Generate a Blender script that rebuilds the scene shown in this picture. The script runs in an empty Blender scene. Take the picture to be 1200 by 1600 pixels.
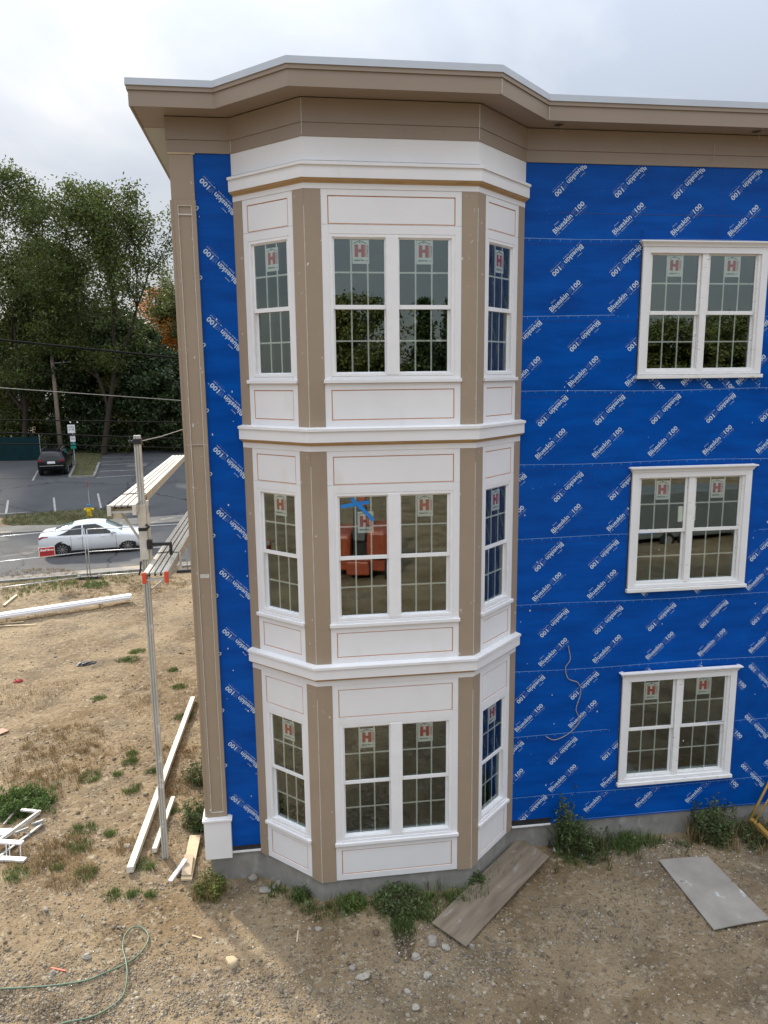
import bpy, bmesh, math, random
import numpy as np
from mathutils import Vector, Matrix
random.seed(7); RNG = np.random.default_rng(11)
sc = bpy.context.scene
col = sc.collection
R_ = math.radians
# ------------------------------------------------------------------ camera
CAM = np.array([2.013, -11.142, 7.722]); FPX = 1194.36
yaw, pitch, roll = 0.135, -0.179, -0.011
yaw, pitch, roll = math.atan2(0.1326518, 0.97498637), math.asin(-0.17833979), -0.0107
_cy, _sy, _cp, _sp = math.cos(yaw), math.sin(yaw), math.cos(pitch), math.sin(pitch)
cF = np.array([_sy*_cp, _cy*_cp, _sp]); _r = np.array([_cy, -_sy, 0.]); _u = np.cross(_r, cF)
cR = math.cos(roll)*_r + math.sin(roll)*_u; cU = -math.sin(roll)*_r + math.cos(roll)*_u
cam = bpy.data.cameras.new('camera'); camo = bpy.data.objects.new('camera', cam); col.objects.link(camo)
M = Matrix.Identity(4)
for i in range(3):
    M[i][0] = cR[i]; M[i][1] = cU[i]; M[i][2] = -cF[i]; M[i][3] = CAM[i]
camo.matrix_world = M
cam.sensor_fit = 'VERTICAL'; cam.sensor_height = 36; cam.lens = 36*FPX/1600
cam.clip_start = 0.1; cam.clip_end = 3000
sc.camera = camo
# ------------------------------------------------------------------ world
SUN_EL, SUN_AZ = R_(30), R_(-31)          # azimuth from +Y, negative = towards -X
w = bpy.data.worlds.new('World'); sc.world = w; w.use_nodes = True
nt = w.node_tree; N = nt.nodes; L = nt.links; N.clear()
def nd(t, **k):
    n = N.new(t)
    for a, b in k.items(): setattr(n, a, b)
    return n
out = nd('ShaderNodeOutputWorld'); bg = nd('ShaderNodeBackground'); bg.inputs[1].default_value = 0.1
sky = nd('ShaderNodeTexSky', sky_type='NISHITA', sun_disc=False); sky.sun_elevation = SUN_EL; sky.sun_rotation = SUN_AZ
tc = nd('ShaderNodeTexCoord'); sep = nd('ShaderNodeSeparateXYZ'); L.new(tc.outputs['Generated'], sep.inputs[0])
def mth(op, a, b=None, c=None):
    n = nd('ShaderNodeMath', operation=op)
    for i, v in enumerate((a, b, c)):
        if v is None: continue
        if isinstance(v, (int, float)): n.inputs[i].default_value = v
        else: L.new(v, n.inputs[i])
    return n.outputs[0]
zc = mth('MAXIMUM', sep.outputs[2], 0.0)
den = mth('ADD', zc, 0.22)
px = mth('DIVIDE', sep.outputs[0], den); py = mth('DIVIDE', sep.outputs[1], den)
cmb = nd('ShaderNodeCombineXYZ'); L.new(px, cmb.inputs[0]); L.new(py, cmb.inputs[1])
n1 = nd('ShaderNodeTexNoise'); n1.inputs['Scale'].default_value = 1.1; n1.inputs['Detail'].default_value = 7; n1.inputs['Roughness'].default_value = .52; n1.inputs['Distortion'].default_value = .4
L.new(cmb.outputs[0], n1.inputs['Vector'])
rp = nd('ShaderNodeValToRGB'); L.new(n1.outputs[0], rp.inputs[0])
rp.color_ramp.elements[0].position = .40; rp.color_ramp.elements[0].color = (.55, .61, .72, 1)
rp.color_ramp.elements[1].position = .62; rp.color_ramp.elements[1].color = (.90, .90, .91, 1)
e = rp.color_ramp.elements.new(.5); e.color = (.67, .72, .79, 1)
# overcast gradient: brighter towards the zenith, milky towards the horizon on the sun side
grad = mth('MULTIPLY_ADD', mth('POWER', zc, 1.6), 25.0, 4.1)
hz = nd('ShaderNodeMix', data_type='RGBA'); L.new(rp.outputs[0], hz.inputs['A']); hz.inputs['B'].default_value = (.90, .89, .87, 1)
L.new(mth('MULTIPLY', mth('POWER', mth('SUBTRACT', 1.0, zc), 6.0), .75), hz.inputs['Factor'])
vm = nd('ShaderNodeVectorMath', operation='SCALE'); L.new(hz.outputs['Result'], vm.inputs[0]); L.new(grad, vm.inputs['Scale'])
# glow of the veiled sun
sd = nd('ShaderNodeVectorMath', operation='DOT_PRODUCT'); L.new(tc.outputs['Generated'], sd.inputs[0])
sd.inputs[1].default_value = (math.sin(SUN_AZ)*math.cos(SUN_EL), math.cos(SUN_AZ)*math.cos(SUN_EL), math.sin(SUN_EL))
gl = mth('MULTIPLY', mth('POWER', mth('MAXIMUM', sd.outputs['Value'], 0.0), 24.0), 1.6)
gc = nd('ShaderNodeVectorMath', operation='SCALE'); gc.inputs[0].default_value = (1, .97, .9); L.new(gl, gc.inputs['Scale'])
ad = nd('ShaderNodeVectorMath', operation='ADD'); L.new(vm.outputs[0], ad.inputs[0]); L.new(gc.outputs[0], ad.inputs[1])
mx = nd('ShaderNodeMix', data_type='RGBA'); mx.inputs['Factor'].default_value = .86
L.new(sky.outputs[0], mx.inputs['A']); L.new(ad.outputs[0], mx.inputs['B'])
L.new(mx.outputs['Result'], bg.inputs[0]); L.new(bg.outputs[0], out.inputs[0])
# ------------------------------------------------------------------ sun
sl = bpy.data.lights.new('sun', 'SUN'); sl.energy = 4.4; sl.angle = R_(3.6); sl.color = (1, .9, .76)
so = bpy.data.objects.new('sun', sl); col.objects.link(so)
sdir = Vector((math.sin(SUN_AZ)*math.cos(SUN_EL), math.cos(SUN_AZ)*math.cos(SUN_EL), math.sin(SUN_EL)))
so.rotation_euler = sdir.to_track_quat('Z', 'Y').to_euler(); so.location = sdir*60
sc.view_settings.view_transform = 'Standard'; sc.view_settings.look = 'None'; sc.view_settings.exposure = 0.48; sc.view_settings.gamma = 1
sc.render.engine = 'CYCLES'; sc.cycles.transparent_max_bounces = 12; sc.cycles.max_bounces = 6
sc.render.resolution_x = 768; sc.render.resolution_y = 1024
# ------------------------------------------------------------------ terrain height and pixel helpers
def sm(t):
    t = np.clip(t, 0, 1); return t*t*(3-2*t)
def gz(x, y):
    v = y-.18*x
    z = -.15-.25*sm((v-6)/13)
    z = z+.15*np.exp(-((x-3.6)/1.5)**2-((y+1.3)/1.0)**2)+.05*sm((x-5)/2)*sm((8-y)/4)
    z = z+1.2*sm((v-34)/20)+np.clip(v-50, 0, 200)*.025
    return z
def ray(x, y): return cF+cR*(x-600)/FPX-cU*(y-800)/FPX
def G(x, y, dz=0.):                       # ground point seen at that place of the photograph
    r = ray(x, y); t = 3.
    while t < 500:
        P = CAM+r*t
        if P[2] < gz(P[0], P[1]): break
        t *= 1.0015
    return Vector((P[0], P[1], float(gz(P[0], P[1]))+dz))
def D(x, y, d): return Vector(CAM+ray(x, y)*d)
# ------------------------------------------------------------------ materials
def mat(name, c1, c2=None, scale=4., rough=.6, bump=0., bscale=40., metal=0., stretch=(1, 1, 1), detail=5, spec=.5, spots=None, coord='Object', island=0., transl=0., c3=None):
    m = bpy.data.materials.new(name); m.use_nodes = True; t = m.node_tree; n = t.nodes; l = t.links
    b = n['Principled BSDF']; b.inputs['Roughness'].default_value = rough; b.inputs['Metallic'].default_value = metal; b.inputs['Specular IOR Level'].default_value = spec if rough < .8 else min(spec, .15)
    tcn = n.new('ShaderNodeTexCoord'); mp = n.new('ShaderNodeMapping'); mp.inputs['Scale'].default_value = stretch; l.new(tcn.outputs[coord], mp.inputs[0])
    if c2 is None: c2 = tuple(v*.88 for v in c1)
    nz = n.new('ShaderNodeTexNoise'); nz.inputs['Scale'].default_value = scale; nz.inputs['Detail'].default_value = detail; nz.inputs['Roughness'].default_value = .6; l.new(mp.outputs[0], nz.inputs['Vector'])
    r = n.new('ShaderNodeValToRGB'); l.new(nz.outputs[0], r.inputs[0]); r.color_ramp.elements[0].position = .32; r.color_ramp.elements[1].position = .68
    r.color_ramp.elements[0].color = (*c2, 1); r.color_ramp.elements[1].color = (*c1, 1)
    if c3: ee = r.color_ramp.elements.new(.5); ee.color = (*c3, 1)
    o = r.outputs[0]
    if spots:                               # (colour, scale, threshold) small stains or splashes
        for (sc_, s_, th, st, *sw) in spots:
            sw = sw[0] if sw else .04
            n2 = n.new('ShaderNodeTexNoise'); n2.inputs['Scale'].default_value = s_; n2.inputs['Detail'].default_value = 3
            mp2 = n.new('ShaderNodeMapping'); mp2.inputs['Scale'].default_value = st; l.new(tcn.outputs[coord], mp2.inputs[0]); l.new(mp2.outputs[0], n2.inputs['Vector'])
            r2 = n.new('ShaderNodeValToRGB'); r2.color_ramp.elements[0].position = th; r2.color_ramp.elements[1].position = th+sw; l.new(n2.outputs[0], r2.inputs[0])
            mm = n.new('ShaderNodeMix'); mm.data_type = 'RGBA'; l.new(r2.outputs[0], mm.inputs['Factor']); l.new(o, mm.inputs['A']); mm.inputs['B'].default_value = (*sc_, 1); o = mm.outputs['Result']
    if island:
        gn = n.new('ShaderNodeNewGeometry'); hs = n.new('ShaderNodeHueSaturation'); l.new(o, hs.inputs['Color'])
        ma = n.new('ShaderNodeMath'); ma.operation = 'MULTIPLY_ADD'; l.new(gn.outputs['Random Per Island'], ma.inputs[0]); ma.inputs[1].default_value = island*2; ma.inputs[2].default_value = 1-island; l.new(ma.outputs[0], hs.inputs['Value'])
        mb_ = n.new('ShaderNodeMath'); mb_.operation = 'MULTIPLY_ADD'; l.new(gn.outputs['Random Per Island'], mb_.inputs[0]); mb_.inputs[1].default_value = .05*island; mb_.inputs[2].default_value = .5-.025*island; l.new(mb_.outputs[0], hs.inputs['Hue'])
        o = hs.outputs[0]
    l.new(o, b.inputs['Base Color'])
    if bump:
        n3 = n.new('ShaderNodeTexNoise'); n3.inputs['Scale'].default_value = bscale; n3.inputs['Detail'].default_value = 6; l.new(mp.outputs[0], n3.inputs['Vector'])
        bp = n.new('ShaderNodeBump'); bp.inputs['Strength'].default_value = min(1, bump*10); bp.inputs['Distance'].default_value = bump*.1; l.new(n3.outputs[0], bp.inputs['Height']); l.new(bp.outputs[0], b.inputs['Normal'])
    if transl:
        tr = n.new('ShaderNodeBsdfTranslucent'); l.new(o, tr.inputs[0]); ms = n.new('ShaderNodeMixShader'); ms.inputs[0].default_value = transl
        l.new(b.outputs[0], ms.inputs[1]); l.new(tr.outputs[0], ms.inputs[2]); l.new(ms.outputs[0], n['Material Output'].inputs[0])
    return m
def glass(name, tint, refl, gcol=(.9, .95, 1.)):
    m = bpy.data.materials.new(name); m.use_nodes = True; t = m.node_tree; n = t.nodes; l = t.links; n.remove(n['Principled BSDF'])
    tr = n.new('ShaderNodeBsdfTransparent'); tr.inputs[0].default_value = (*tint, 1)
    gs = n.new('ShaderNodeBsdfGlossy'); gs.inputs['Roughness'].default_value = 0.0; gs.inputs[0].default_value = (*gcol, 1)
    nz = n.new('ShaderNodeTexNoise'); nz.inputs['Scale'].default_value = 1.3; tcn = n.new('ShaderNodeTexCoord'); l.new(tcn.outputs['Object'], nz.inputs['Vector'])
    bp = n.new('ShaderNodeBump'); bp.inputs['Strength'].default_value = .03; bp.inputs['Distance'].default_value = .02; l.new(nz.outputs[0], bp.inputs['Height']); l.new(bp.outputs[0], gs.inputs['Normal'])
    fr = n.new('ShaderNodeFresnel'); fr.inputs[0].default_value = 1.45
    a = n.new('ShaderNodeMath'); a.operation = 'ADD'; a.use_clamp = True; l.new(fr.outputs[0], a.inputs[0]); a.inputs[1].default_value = refl
    ms = n.new('ShaderNodeMixShader'); l.new(a.outputs[0], ms.inputs[0]); l.new(tr.outputs[0], ms.inputs[1]); l.new(gs.outputs[0], ms.inputs[2]); l.new(ms.outputs[0], n['Material Output'].inputs[0])
    return m
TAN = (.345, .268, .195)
m_white = mat('white_trim', (.80, .80, .81), (.75, .75, .765), 1.3, .5, .004, 60, spots=[((.62, .62, .62), 26, .765, (1, 1, 1), .03), ((.66, .65, .62), 2.4, .62, (1, 1, .5), .3)])
m_vinyl = mat('white_vinyl', (.84, .84, .85), (.79, .79, .80), 6, .3)
m_dirtyw = mat('dusty_white_vinyl', (.83, .83, .83), (.76, .76, .75), 5, .35, spots=[((.55, .5, .43), 9, .66, (1, 1, 4))])
m_tan = mat('tan_trim_paint', TAN, (.32, .248, .18), 1.2, .5, .004, 90, spots=[((.62, .6, .56), 16, .765, (1, 1, .6))])
m_tansplat = mat('tan_board_with_caulk', TAN, (.315, .245, .178), 1.5, .5, .004, 90, spots=[((.66, .64, .6), 15, .705, (1, 1, .7)), ((.25, .19, .14), 1.3, .60, (1, 1, .4), .3)])
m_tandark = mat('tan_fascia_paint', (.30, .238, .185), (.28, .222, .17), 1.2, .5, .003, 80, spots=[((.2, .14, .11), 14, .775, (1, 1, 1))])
m_rawwood = mat('raw_wood', (.50, .34, .17), (.40, .26, .12), 5, .7, stretch=(1, 1, 6))
m_groove = mat('raw_panel_edge', (.58, .27, .13), (.5, .23, .11), 8, .8)
m_caulk = mat('caulk', (.66, .64, .6), (.5, .47, .42), 20, .8)
m_flash = mat('grey_metal_flashing', (.50, .53, .57), (.46, .49, .53), 3, .35, metal=.25)
m_soffit = mat('soffit_panel', (.42, .44, .41), (.40, .42, .39), 2, .6)
m_conc = mat('concrete', (.33, .32, .29), (.21, .20, .185), 2.5, .9, .03, 25, spots=[((.16, .155, .14), 2.5, .52, (1, 1, .4), .3), ((.4, .39, .36), 6, .6, (1, 1, .5), .2)])
m_black = mat('black_membrane', (.012, .012, .014), (.03, .03, .035), 12, .35, .02, 10)
m_osb = mat('osb_sheathing', (.35, .25, .14), (.25, .17, .09), 18, .8)
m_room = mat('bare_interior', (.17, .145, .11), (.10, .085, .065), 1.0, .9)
m_stud = mat('interior_studs', (.30, .21, .12), (.2, .14, .08), 4, .9)
m_blue = mat('blue_house_wrap', (.0, .086, .42), (.0, .054, .29), 1.7, .30, .10, 2.6, stretch=(.6, 1, 2.4), c3=(.0, .070, .36), spec=.08)
m_blue.node_tree.nodes['Principled BSDF'].inputs['Coat Weight'].default_value = .22; m_blue.node_tree.nodes['Principled BSDF'].inputs['Coat Roughness'].default_value = .16; m_blue.node_tree.nodes['Principled BSDF'].inputs['Coat IOR'].default_value = 1.32
m_blue2 = mat('blue_house_wrap_patch', (.0, .080, .38), (.0, .052, .27), 3, .30, .10, 4, spec=.12)
m_print = mat('white_print', (.56, .66, .78), (.46, .57, .72), 20, .5)
m_print2 = mat('faint_print', (.10, .20, .50), (.07, .16, .46), 20, .5)
m_seam = mat('seam_line', (.18, .33, .66), (.05, .16, .48), 2, .5)
m_lap = mat('lap_edge', (.003, .04, .26), (.002, .03, .2), 4, .5)
m_glass = glass('window_glass', (.96, .99, .97), .13, (.86, .99, .95))
m_glass2 = glass('inner_window_glass', (.30, .34, .27), .02)
m_grid = mat('glazing_bar', (.92, .95, .92), (.90, .94, .9), 5, .5)
m_stick = mat('sticker_paper', (.90, .93, .91), (.86, .90, .88), 5, .5)
m_red = mat('sticker_red', (.62, .03, .035), (.45, .03, .035), 5, .5)
m_ink = mat('ink', (.03, .06, .07), (.02, .04, .05), 5, .6)
m_tape = mat('blue_painters_tape', (.01, .22, .62), (.01, .18, .55), 12, .6)
m_alu = mat('aluminium', (.60, .60, .56), (.48, .48, .45), 6, .5, metal=.2, stretch=(1, 1, .2), spots=[((.72, .72, .70), 5, .62, (1, 1, 1))])
m_plank = mat('aluminium_plank', (.60, .585, .53), (.48, .46, .41), 5, .55, metal=.05, stretch=(1, .15, 1))
m_dark = mat('dark_steel', (.03, .03, .032), (.015, .015, .017), 8, .5)
m_orange = mat('orange_plastic', (.75, .09, .03), (.65, .07, .025), 8, .5)
m_lumber = mat('fresh_lumber', (.62, .50, .33), (.5, .38, .23), 4, .7, stretch=(1, .2, 1))
m_whitewash = mat('white_painted_wood', (.72, .70, .64), (.52, .49, .42), 5, .6)
m_ply = mat('weathered_plywood', (.25, .205, .155), (.145, .115, .085), 3, .85, .01, 30, stretch=(.35, 3, 1), spots=[((.26, .24, .21), 2.5, .64, (1, 3, 1))])
m_cem = mat('grey_cement_board', (.37, .34, .295), (.25, .23, .20), 1.6, .8, .004, 40, spots=[((.55, .56, .57), 3, .64, (1, 1, 1)), ((.15, .14, .12), 7, .72, (1, 1, 1))])
# ------------------------------------------------------------------ mesh builder
class MB:
    def __init__(s): s.v = []; s.f = []; s.m = []
    def add(s, vs, fs, mi=0):
        o = len(s.v); s.v += [tuple(v) for v in vs]; s.f += [tuple(i+o for i in f) for f in fs]; s.m += [mi]*len(fs)
    def hexa(s, p, mi=0):                  # p: 8 corners, bottom ring then top ring
        s.add(p, [(3, 2, 1, 0), (4, 5, 6, 7), (0, 1, 5, 4), (1, 2, 6, 5), (2, 3, 7, 6), (3, 0, 4, 7)], mi)
    def box(s, x0, x1, y0, y1, z0, z1, mi=0):
        s.hexa([(x0, y0, z0), (x1, y0, z0), (x1, y1, z0), (x0, y1, z0), (x0, y0, z1), (x1, y0, z1), (x1, y1, z1), (x0, y1, z1)], mi)
    def bar(s, a, b, w, h, mi=0, up=(0, 0, 1)):    # rectangular bar between two points
        a, b, up = Vector(a), Vector(b), Vector(up); d = (b-a).normalized(); sd_ = d.cross(up)
        if sd_.length < 1e-4: sd_ = d.cross(Vector((1, 0, 0)))
        sd_.normalize(); u = sd_.cross(d)
        s.hexa([a-sd_*w/2-u*h/2, b-sd_*w/2-u*h/2, b+sd_*w/2-u*h/2, a+sd_*w/2-u*h/2, a-sd_*w/2+u*h/2, b-sd_*w/2+u*h/2, b+sd_*w/2+u*h/2, a+sd_*w/2+u*h/2][0:8], mi)
    def tube(s, pts, r, n=8, mi=0, cap=True):
        pts = [Vector(p) for p in pts]; rs = r if isinstance(r, (list, tuple)) else [r]*len(pts)
        o = len(s.v); prev = None
        for i, p in enumerate(pts):
            d = (pts[min(i+1, len(pts)-1)]-pts[max(i-1, 0)]).normalized()
            if prev is None: a = d.orthogonal().normalized()
            else:
                a = prev-d*prev.dot(d); a = a.normalized() if a.length > 1e-6 else d.orthogonal().normalized()
            prev = a; b = d.cross(a)
            for k in range(n):
                t = 2*math.pi*k/n; s.v.append(tuple(p+(a*math.cos(t)+b*math.sin(t))*rs[i]))
        for i in range(len(pts)-1):
            for k in range(n):
                k2 = (k+1) % n; s.f.append((o+i*n+k, o+i*n+k2, o+(i+1)*n+k2, o+(i+1)*n+k)); s.m.append(mi)
        if cap:
            s.f.append(tuple(o+k for k in reversed(range(n)))); s.f.append(tuple(o+(len(pts)-1)*n+k for k in range(n))); s.m += [mi, mi]
    def lathe(s, prof, n=16, c=(0, 0, 0), ax='Z', mi=0):
        o = len(s.v)
        for r, h in prof:
            for k in range(n):
                t = 2*math.pi*k/n; p = (r*math.cos(t), r*math.sin(t), h)
                if ax == 'Y': p = (p[0], h, p[1])
                if ax == 'X': p = (h, p[0], p[1])
                s.v.append((p[0]+c[0], p[1]+c[1], p[2]+c[2]))
        for i in range(len(prof)-1):
            for k in range(n):
                k2 = (k+1) % n; s.f.append((o+i*n+k, o+i*n+k2, o+(i+1)*n+k2, o+(i+1)*n+k)); s.m.append(mi)
        s.f.append(tuple(o+k for k in reversed(range(n)))); s.f.append(tuple(o+(len(prof)-1)*n+k for k in range(n))); s.m += [mi, mi]
    def prism(s, poly, z0, z1, mi=0):
        n = len(poly); s.add([(x, y, z0) for x, y in poly]+[(x, y, z1) for x, y in poly],
            [tuple(reversed(range(n))), tuple(range(n, 2*n))]+[(i, (i+1) % n, n+(i+1) % n, n+i) for i in range(n)], mi)
    def build(s, name, mats, parent=None, smooth=False, bevel=0., loc=None, fixn=True):
        me = bpy.data.meshes.new(name); me.from_pydata(s.v, [], s.f)
        if not isinstance(mats, (list, tuple)): mats = [mats]
        for m in mats: me.materials.append(m)
        me.polygons.foreach_set('material_index', s.m)
        if smooth: me.polygons.foreach_set('use_smooth', [True]*len(s.f))
        me.update()
        if fixn:
            bm = bmesh.new(); bm.from_mesh(me); bmesh.ops.recalc_face_normals(bm, faces=bm.faces); bm.to_mesh(me); bm.free()
        o = bpy.data.objects.new(name, me); col.objects.link(o)
        if parent is not None: o.parent = parent
        if loc is not None: o.location = loc
        if bevel: b = o.modifiers.new('bevel', 'BEVEL'); b.width = bevel; b.segments = 2; b.limit_method = 'ANGLE'; b.angle_limit = .7
        return o
def tag(o, label=None, cat=None, group=None, kind=None):
    if label: o['label'] = label
    if cat: o['category'] = cat
    if group: o['group'] = group
    if kind: o['kind'] = kind
    return o
def thing(name, label, cat, loc=(0, 0, 0), rz=0., group=None):
    o = bpy.data.objects.new(name, None); col.objects.link(o); o.location = loc; o.rotation_euler = (0, 0, rz); o.empty_display_size = .2
    return tag(o, label, cat, group)
def dup(root, loc, rz=None, label=None, scale=None):
    def cp(o, par):
        c = o.copy(); col.objects.link(c)
        if par is not None: c.parent = par
        for ch in o.children: cp(ch, c)
        return c
    r = cp(root, None); r.location = loc
    if rz is not None: r.rotation_euler = (0, 0, rz)
    if label: r['label'] = label
    if scale: r.scale = scale
    return r
def mesh_np(name, V, F, mats, mi=None, parent=None, smooth=False):
    """fast mesh from numpy arrays; F is (n,k)"""
    V = np.asarray(V, dtype=np.float32); F = np.asarray(F, dtype=np.int32); k = F.shape[1]
    me = bpy.data.meshes.new(name); me.vertices.add(len(V)); me.vertices.foreach_set('co', V.ravel())
    me.loops.add(F.size); me.loops.foreach_set('vertex_index', F.ravel())
    me.polygons.add(len(F)); me.polygons.foreach_set('loop_start', np.arange(0, F.size, k, dtype=np.int32)); me.polygons.foreach_set('loop_total', np.full(len(F), k, dtype=np.int32))
    for m in (mats if isinstance(mats, (list, tuple)) else [mats]): me.materials.append(m)
    if mi is not None: me.polygons.foreach_set('material_index', np.asarray(mi, dtype=np.int32))
    if smooth: me.polygons.foreach_set('use_smooth', np.ones(len(F), dtype=bool))
    me.update(calc_edges=True); me.validate()
    o = bpy.data.objects.new(name, me); col.objects.link(o)
    if parent is not None: o.parent = parent
    return o
# ------------------------------------------------------------------ 2-D lettering
_tc = {}
def txt(s, bold=0.):
    k = (s, bold)
    if k not in _tc:
        c = bpy.data.curves.new('t', 'FONT'); c.body = s; c.resolution_u = 2; c.offset = bold; c.fill_mode = 'FRONT'
        o = bpy.data.objects.new('t', c); me = bpy.data.meshes.new_from_object(o)
        V = np.array([v.co[:2] for v in me.vertices]); Fs = [tuple(p.vertices) for p in me.polygons]
        bpy.data.objects.remove(o); bpy.data.meshes.remove(me); bpy.data.curves.remove(c)
        _tc[k] = (V-V.min(0), Fs)
    return _tc[k]
class Flat:                                 # flat artwork made of letters and shapes
    def __init__(s): s.v = []; s.f = []; s.m = []
    def text(s, t, x, y, w, h, mi, bold=0., rot=0.):
        V, Fs = txt(t, bold); V = V/V.max(0)*np.array([w, h])
        c, sn = math.cos(rot), math.sin(rot); V = V@np.array([[c, sn], [-sn, c]])+np.array([x, y])
        o = len(s.v); s.v += V.tolist(); s.f += [tuple(i+o for i in f) for f in Fs]; s.m += [mi]*len(Fs)
    def poly(s, P, mi):
        o = len(s.v); s.v += [list(p) for p in P]; s.f.append(tuple(range(o, o+len(P)))); s.m.append(mi)
    def rect(s, x0, x1, y0, y1, mi): s.poly([(x0, y0), (x1, y0), (x1, y1), (x0, y1)], mi)
# ------------------------------------------------------------------ facade frames
class Face:
    def __init__(s, O, sd_):
        s.O = Vector((O[0], O[1], 0)); s.s = Vector((sd_[0], sd_[1], 0)).normalized(); s.n = Vector((s.s.y, -s.s.x, 0))
    def P(s, a, z, n=0.): return s.O+s.s*a+s.n*n+Vector((0, 0, z))
    def box(s, mb, a0, a1, z0, z1, n0, n1, mi=0):
        p = s.P
        mb.hexa([p(a0, z0, n0), p(a1, z0, n0), p(a1, z0, n1), p(a0, z0, n1), p(a0, z1, n0), p(a1, z1, n0), p(a1, z1, n1), p(a0, z1, n1)], mi)
    def ring(s, mb, a0, a1, z0, z1, w, n0, n1, mi=0, wb=None, wt=None):
        wb = w if wb is None else wb; wt = w if wt is None else wt
        s.box(mb, a0, a0+w, z0, z1, n0, n1, mi); s.box(mb, a1-w, a1, z0, z1, n0, n1, mi)
        s.box(mb, a0+w, a1-w, z1-wt, z1, n0, n1, mi); s.box(mb, a0+w, a1-w, z0, z0+wb, n0, n1, mi)
XL, XR, DD, XA, XB, XC, XE, YE = 1.504, 5.604, .898, 2.422, 4.688, .69, 17., 13.
SL = math.hypot(XA-XL, DD)
WALL = Face((0, 0), (1, 0)); FL = Face((XL, 0), (XA-XL, -DD)); FF = Face((XA, -DD), (1, 0)); FR = Face((XB, -DD), (XR-XB, DD))
def sweep(mb, path, prof, mi=0, closed=True):
    """path: 2-D points, outside on the right-hand side of travel; prof: (offset, z) polygon"""
    P = [Vector(p) for p in path]; n = len(P); rows = []
    for i in range(n):
        def nrm(a, b): d = (b-a).normalized(); return Vector((d.y, -d.x))
        if i == 0: m = nrm(P[0], P[1])
        elif i == n-1: m = nrm(P[-2], P[-1])
        else:
            a, b = nrm(P[i-1], P[i]), nrm(P[i], P[i+1]); m = (a+b)/(1+a.dot(b))
        rows.append([(P[i].x+m.x*o, P[i].y+m.y*o, z) for o, z in prof])
    k = len(prof); vs = [v for r in rows for v in r]
    fs = [(i*k+j, i*k+(j+1) % k, (i+1)*k+(j+1) % k, (i+1)*k+j) for i in range(n-1) for j in range(k if closed else k-1)]
    fs += [tuple(range(k)), tuple(reversed(range((n-1)*k, n*k)))]
    mb.add(vs, fs, mi)
BAYP = [(XL, 0), (XA, -DD), (XB, -DD), (XR, 0)]
ROOFP = [(XC, YE), (XC, 0)]+BAYP+[(XE, 0), (XE, YE)]
# ================================================================== GROUND
def grow(a, b, step, far, k=1.12):
    L_ = list(np.arange(a, b, step)); s_ = step; x = L_[-1]
    while x < far: s_ *= k; x += s_; L_.append(x)
    s_ = step; x = a; pre = []
    while x > -far: s_ *= k; x -= s_; pre.append(x)
    return np.array(pre[::-1]+L_)
_VT = {}
def vnoise(X, Y, cell, seed):
    T = _VT.setdefault(seed, None)
    if T is None: T = _VT[seed] = np.random.default_rng(seed).random((256, 256))
    u = X/cell; v = Y/cell; i = np.floor(u).astype(int); j = np.floor(v).astype(int); fu = sm(u-i); fv = sm(v-j)
    g = lambda a, b: T[a % 256, b % 256]
    return (g(i, j)*(1-fu)+g(i+1, j)*fu)*(1-fv)+(g(i, j+1)*(1-fu)+g(i+1, j+1)*fu)*fv-.5
xs = grow(-11, 12, .07, 900); ys = grow(-5, 20, .07, 900)
X, Y = np.meshgrid(xs, ys)
near = sm((21-(Y-.18*X))/2)*sm((X+16)/4)*sm((18-X)/4)*sm((Y+12)/4)
Z = gz(X, Y)+near*(.07*vnoise(X, Y, 1.3, 1)+.035*vnoise(X, Y, .42, 2)+.03*vnoise(X, Y, .17, 3))
Z = Z+near*(-.035*np.exp(-(((X*.35+Y+2.9+.25*np.sin(X*.7)))/.14)**2)*sm((6-X)/3)-.03*np.exp(-(((X*.35+Y+1.3+.25*np.sin(X*.7)))/.14)**2)*sm((1-X)/2))
Z = Z-.22*np.exp(-((X-3.5)/.10)**4-((Y+1.72)/.34)**4)
Z = Z-.03*sm((Y-.18*X-22.2)/.5)
nx, ny = len(xs), len(ys); I = np.arange(nx*ny).reshape(ny, nx)
F = np.stack([I[:-1, :-1], I[:-1, 1:], I[1:, 1:], I[1:, :-1]], -1).reshape(-1, 4)
m_dirt = mat('dry_dirt', (.285, .215, .13), (.17, .125, .077), .8, .95, .35, 14, detail=12, c3=(.23, .172, .105),
    spots=[((.125, .10, .07), 1.1, .50, (1, 1, 1), .25), ((.15, .10, .05), .55, .50, (1, 1, 1), .2), ((.33, .28, .20), 9, .55, (1, 1, 1), .18), ((.085, .065, .045), 11, .58, (1, 1, 1), .14), ((.34, .315, .27), 34, .65, (1, 1, 1), .05), ((.06, .045, .03), 38, .63, (1, 1, 1), .06)])
ground = mesh_np('ground', np.stack([X, Y, Z], -1).reshape(-1, 3), F, m_dirt, smooth=True); tag(ground, kind='structure')
def gnd(x, y):
    return float(gz(x, y)+.07*vnoise(np.array(x), np.array(y), 1.3, 1)+.035*vnoise(np.array(x), np.array(y), .42, 2)+.02*vnoise(np.array(x), np.array(y), .17, 3))
def sheet(name, x0, x1, v0, v1, dz, m, nx=60, ny=14, poly=None):
    xs = np.linspace(x0, x1, nx); vs = np.linspace(v0, v1, ny); X, V_ = np.meshgrid(xs, vs); Y = V_+.18*X
    Z = gz(X, Y)+dz; I = np.arange(nx*ny).reshape(ny, nx); F = np.stack([I[:-1, :-1], I[:-1, 1:], I[1:, 1:], I[1:, :-1]], -1).reshape(-1, 4)
    return mesh_np(name, np.stack([X, Y, Z], -1).reshape(-1, 3), F, m, smooth=True)
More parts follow.
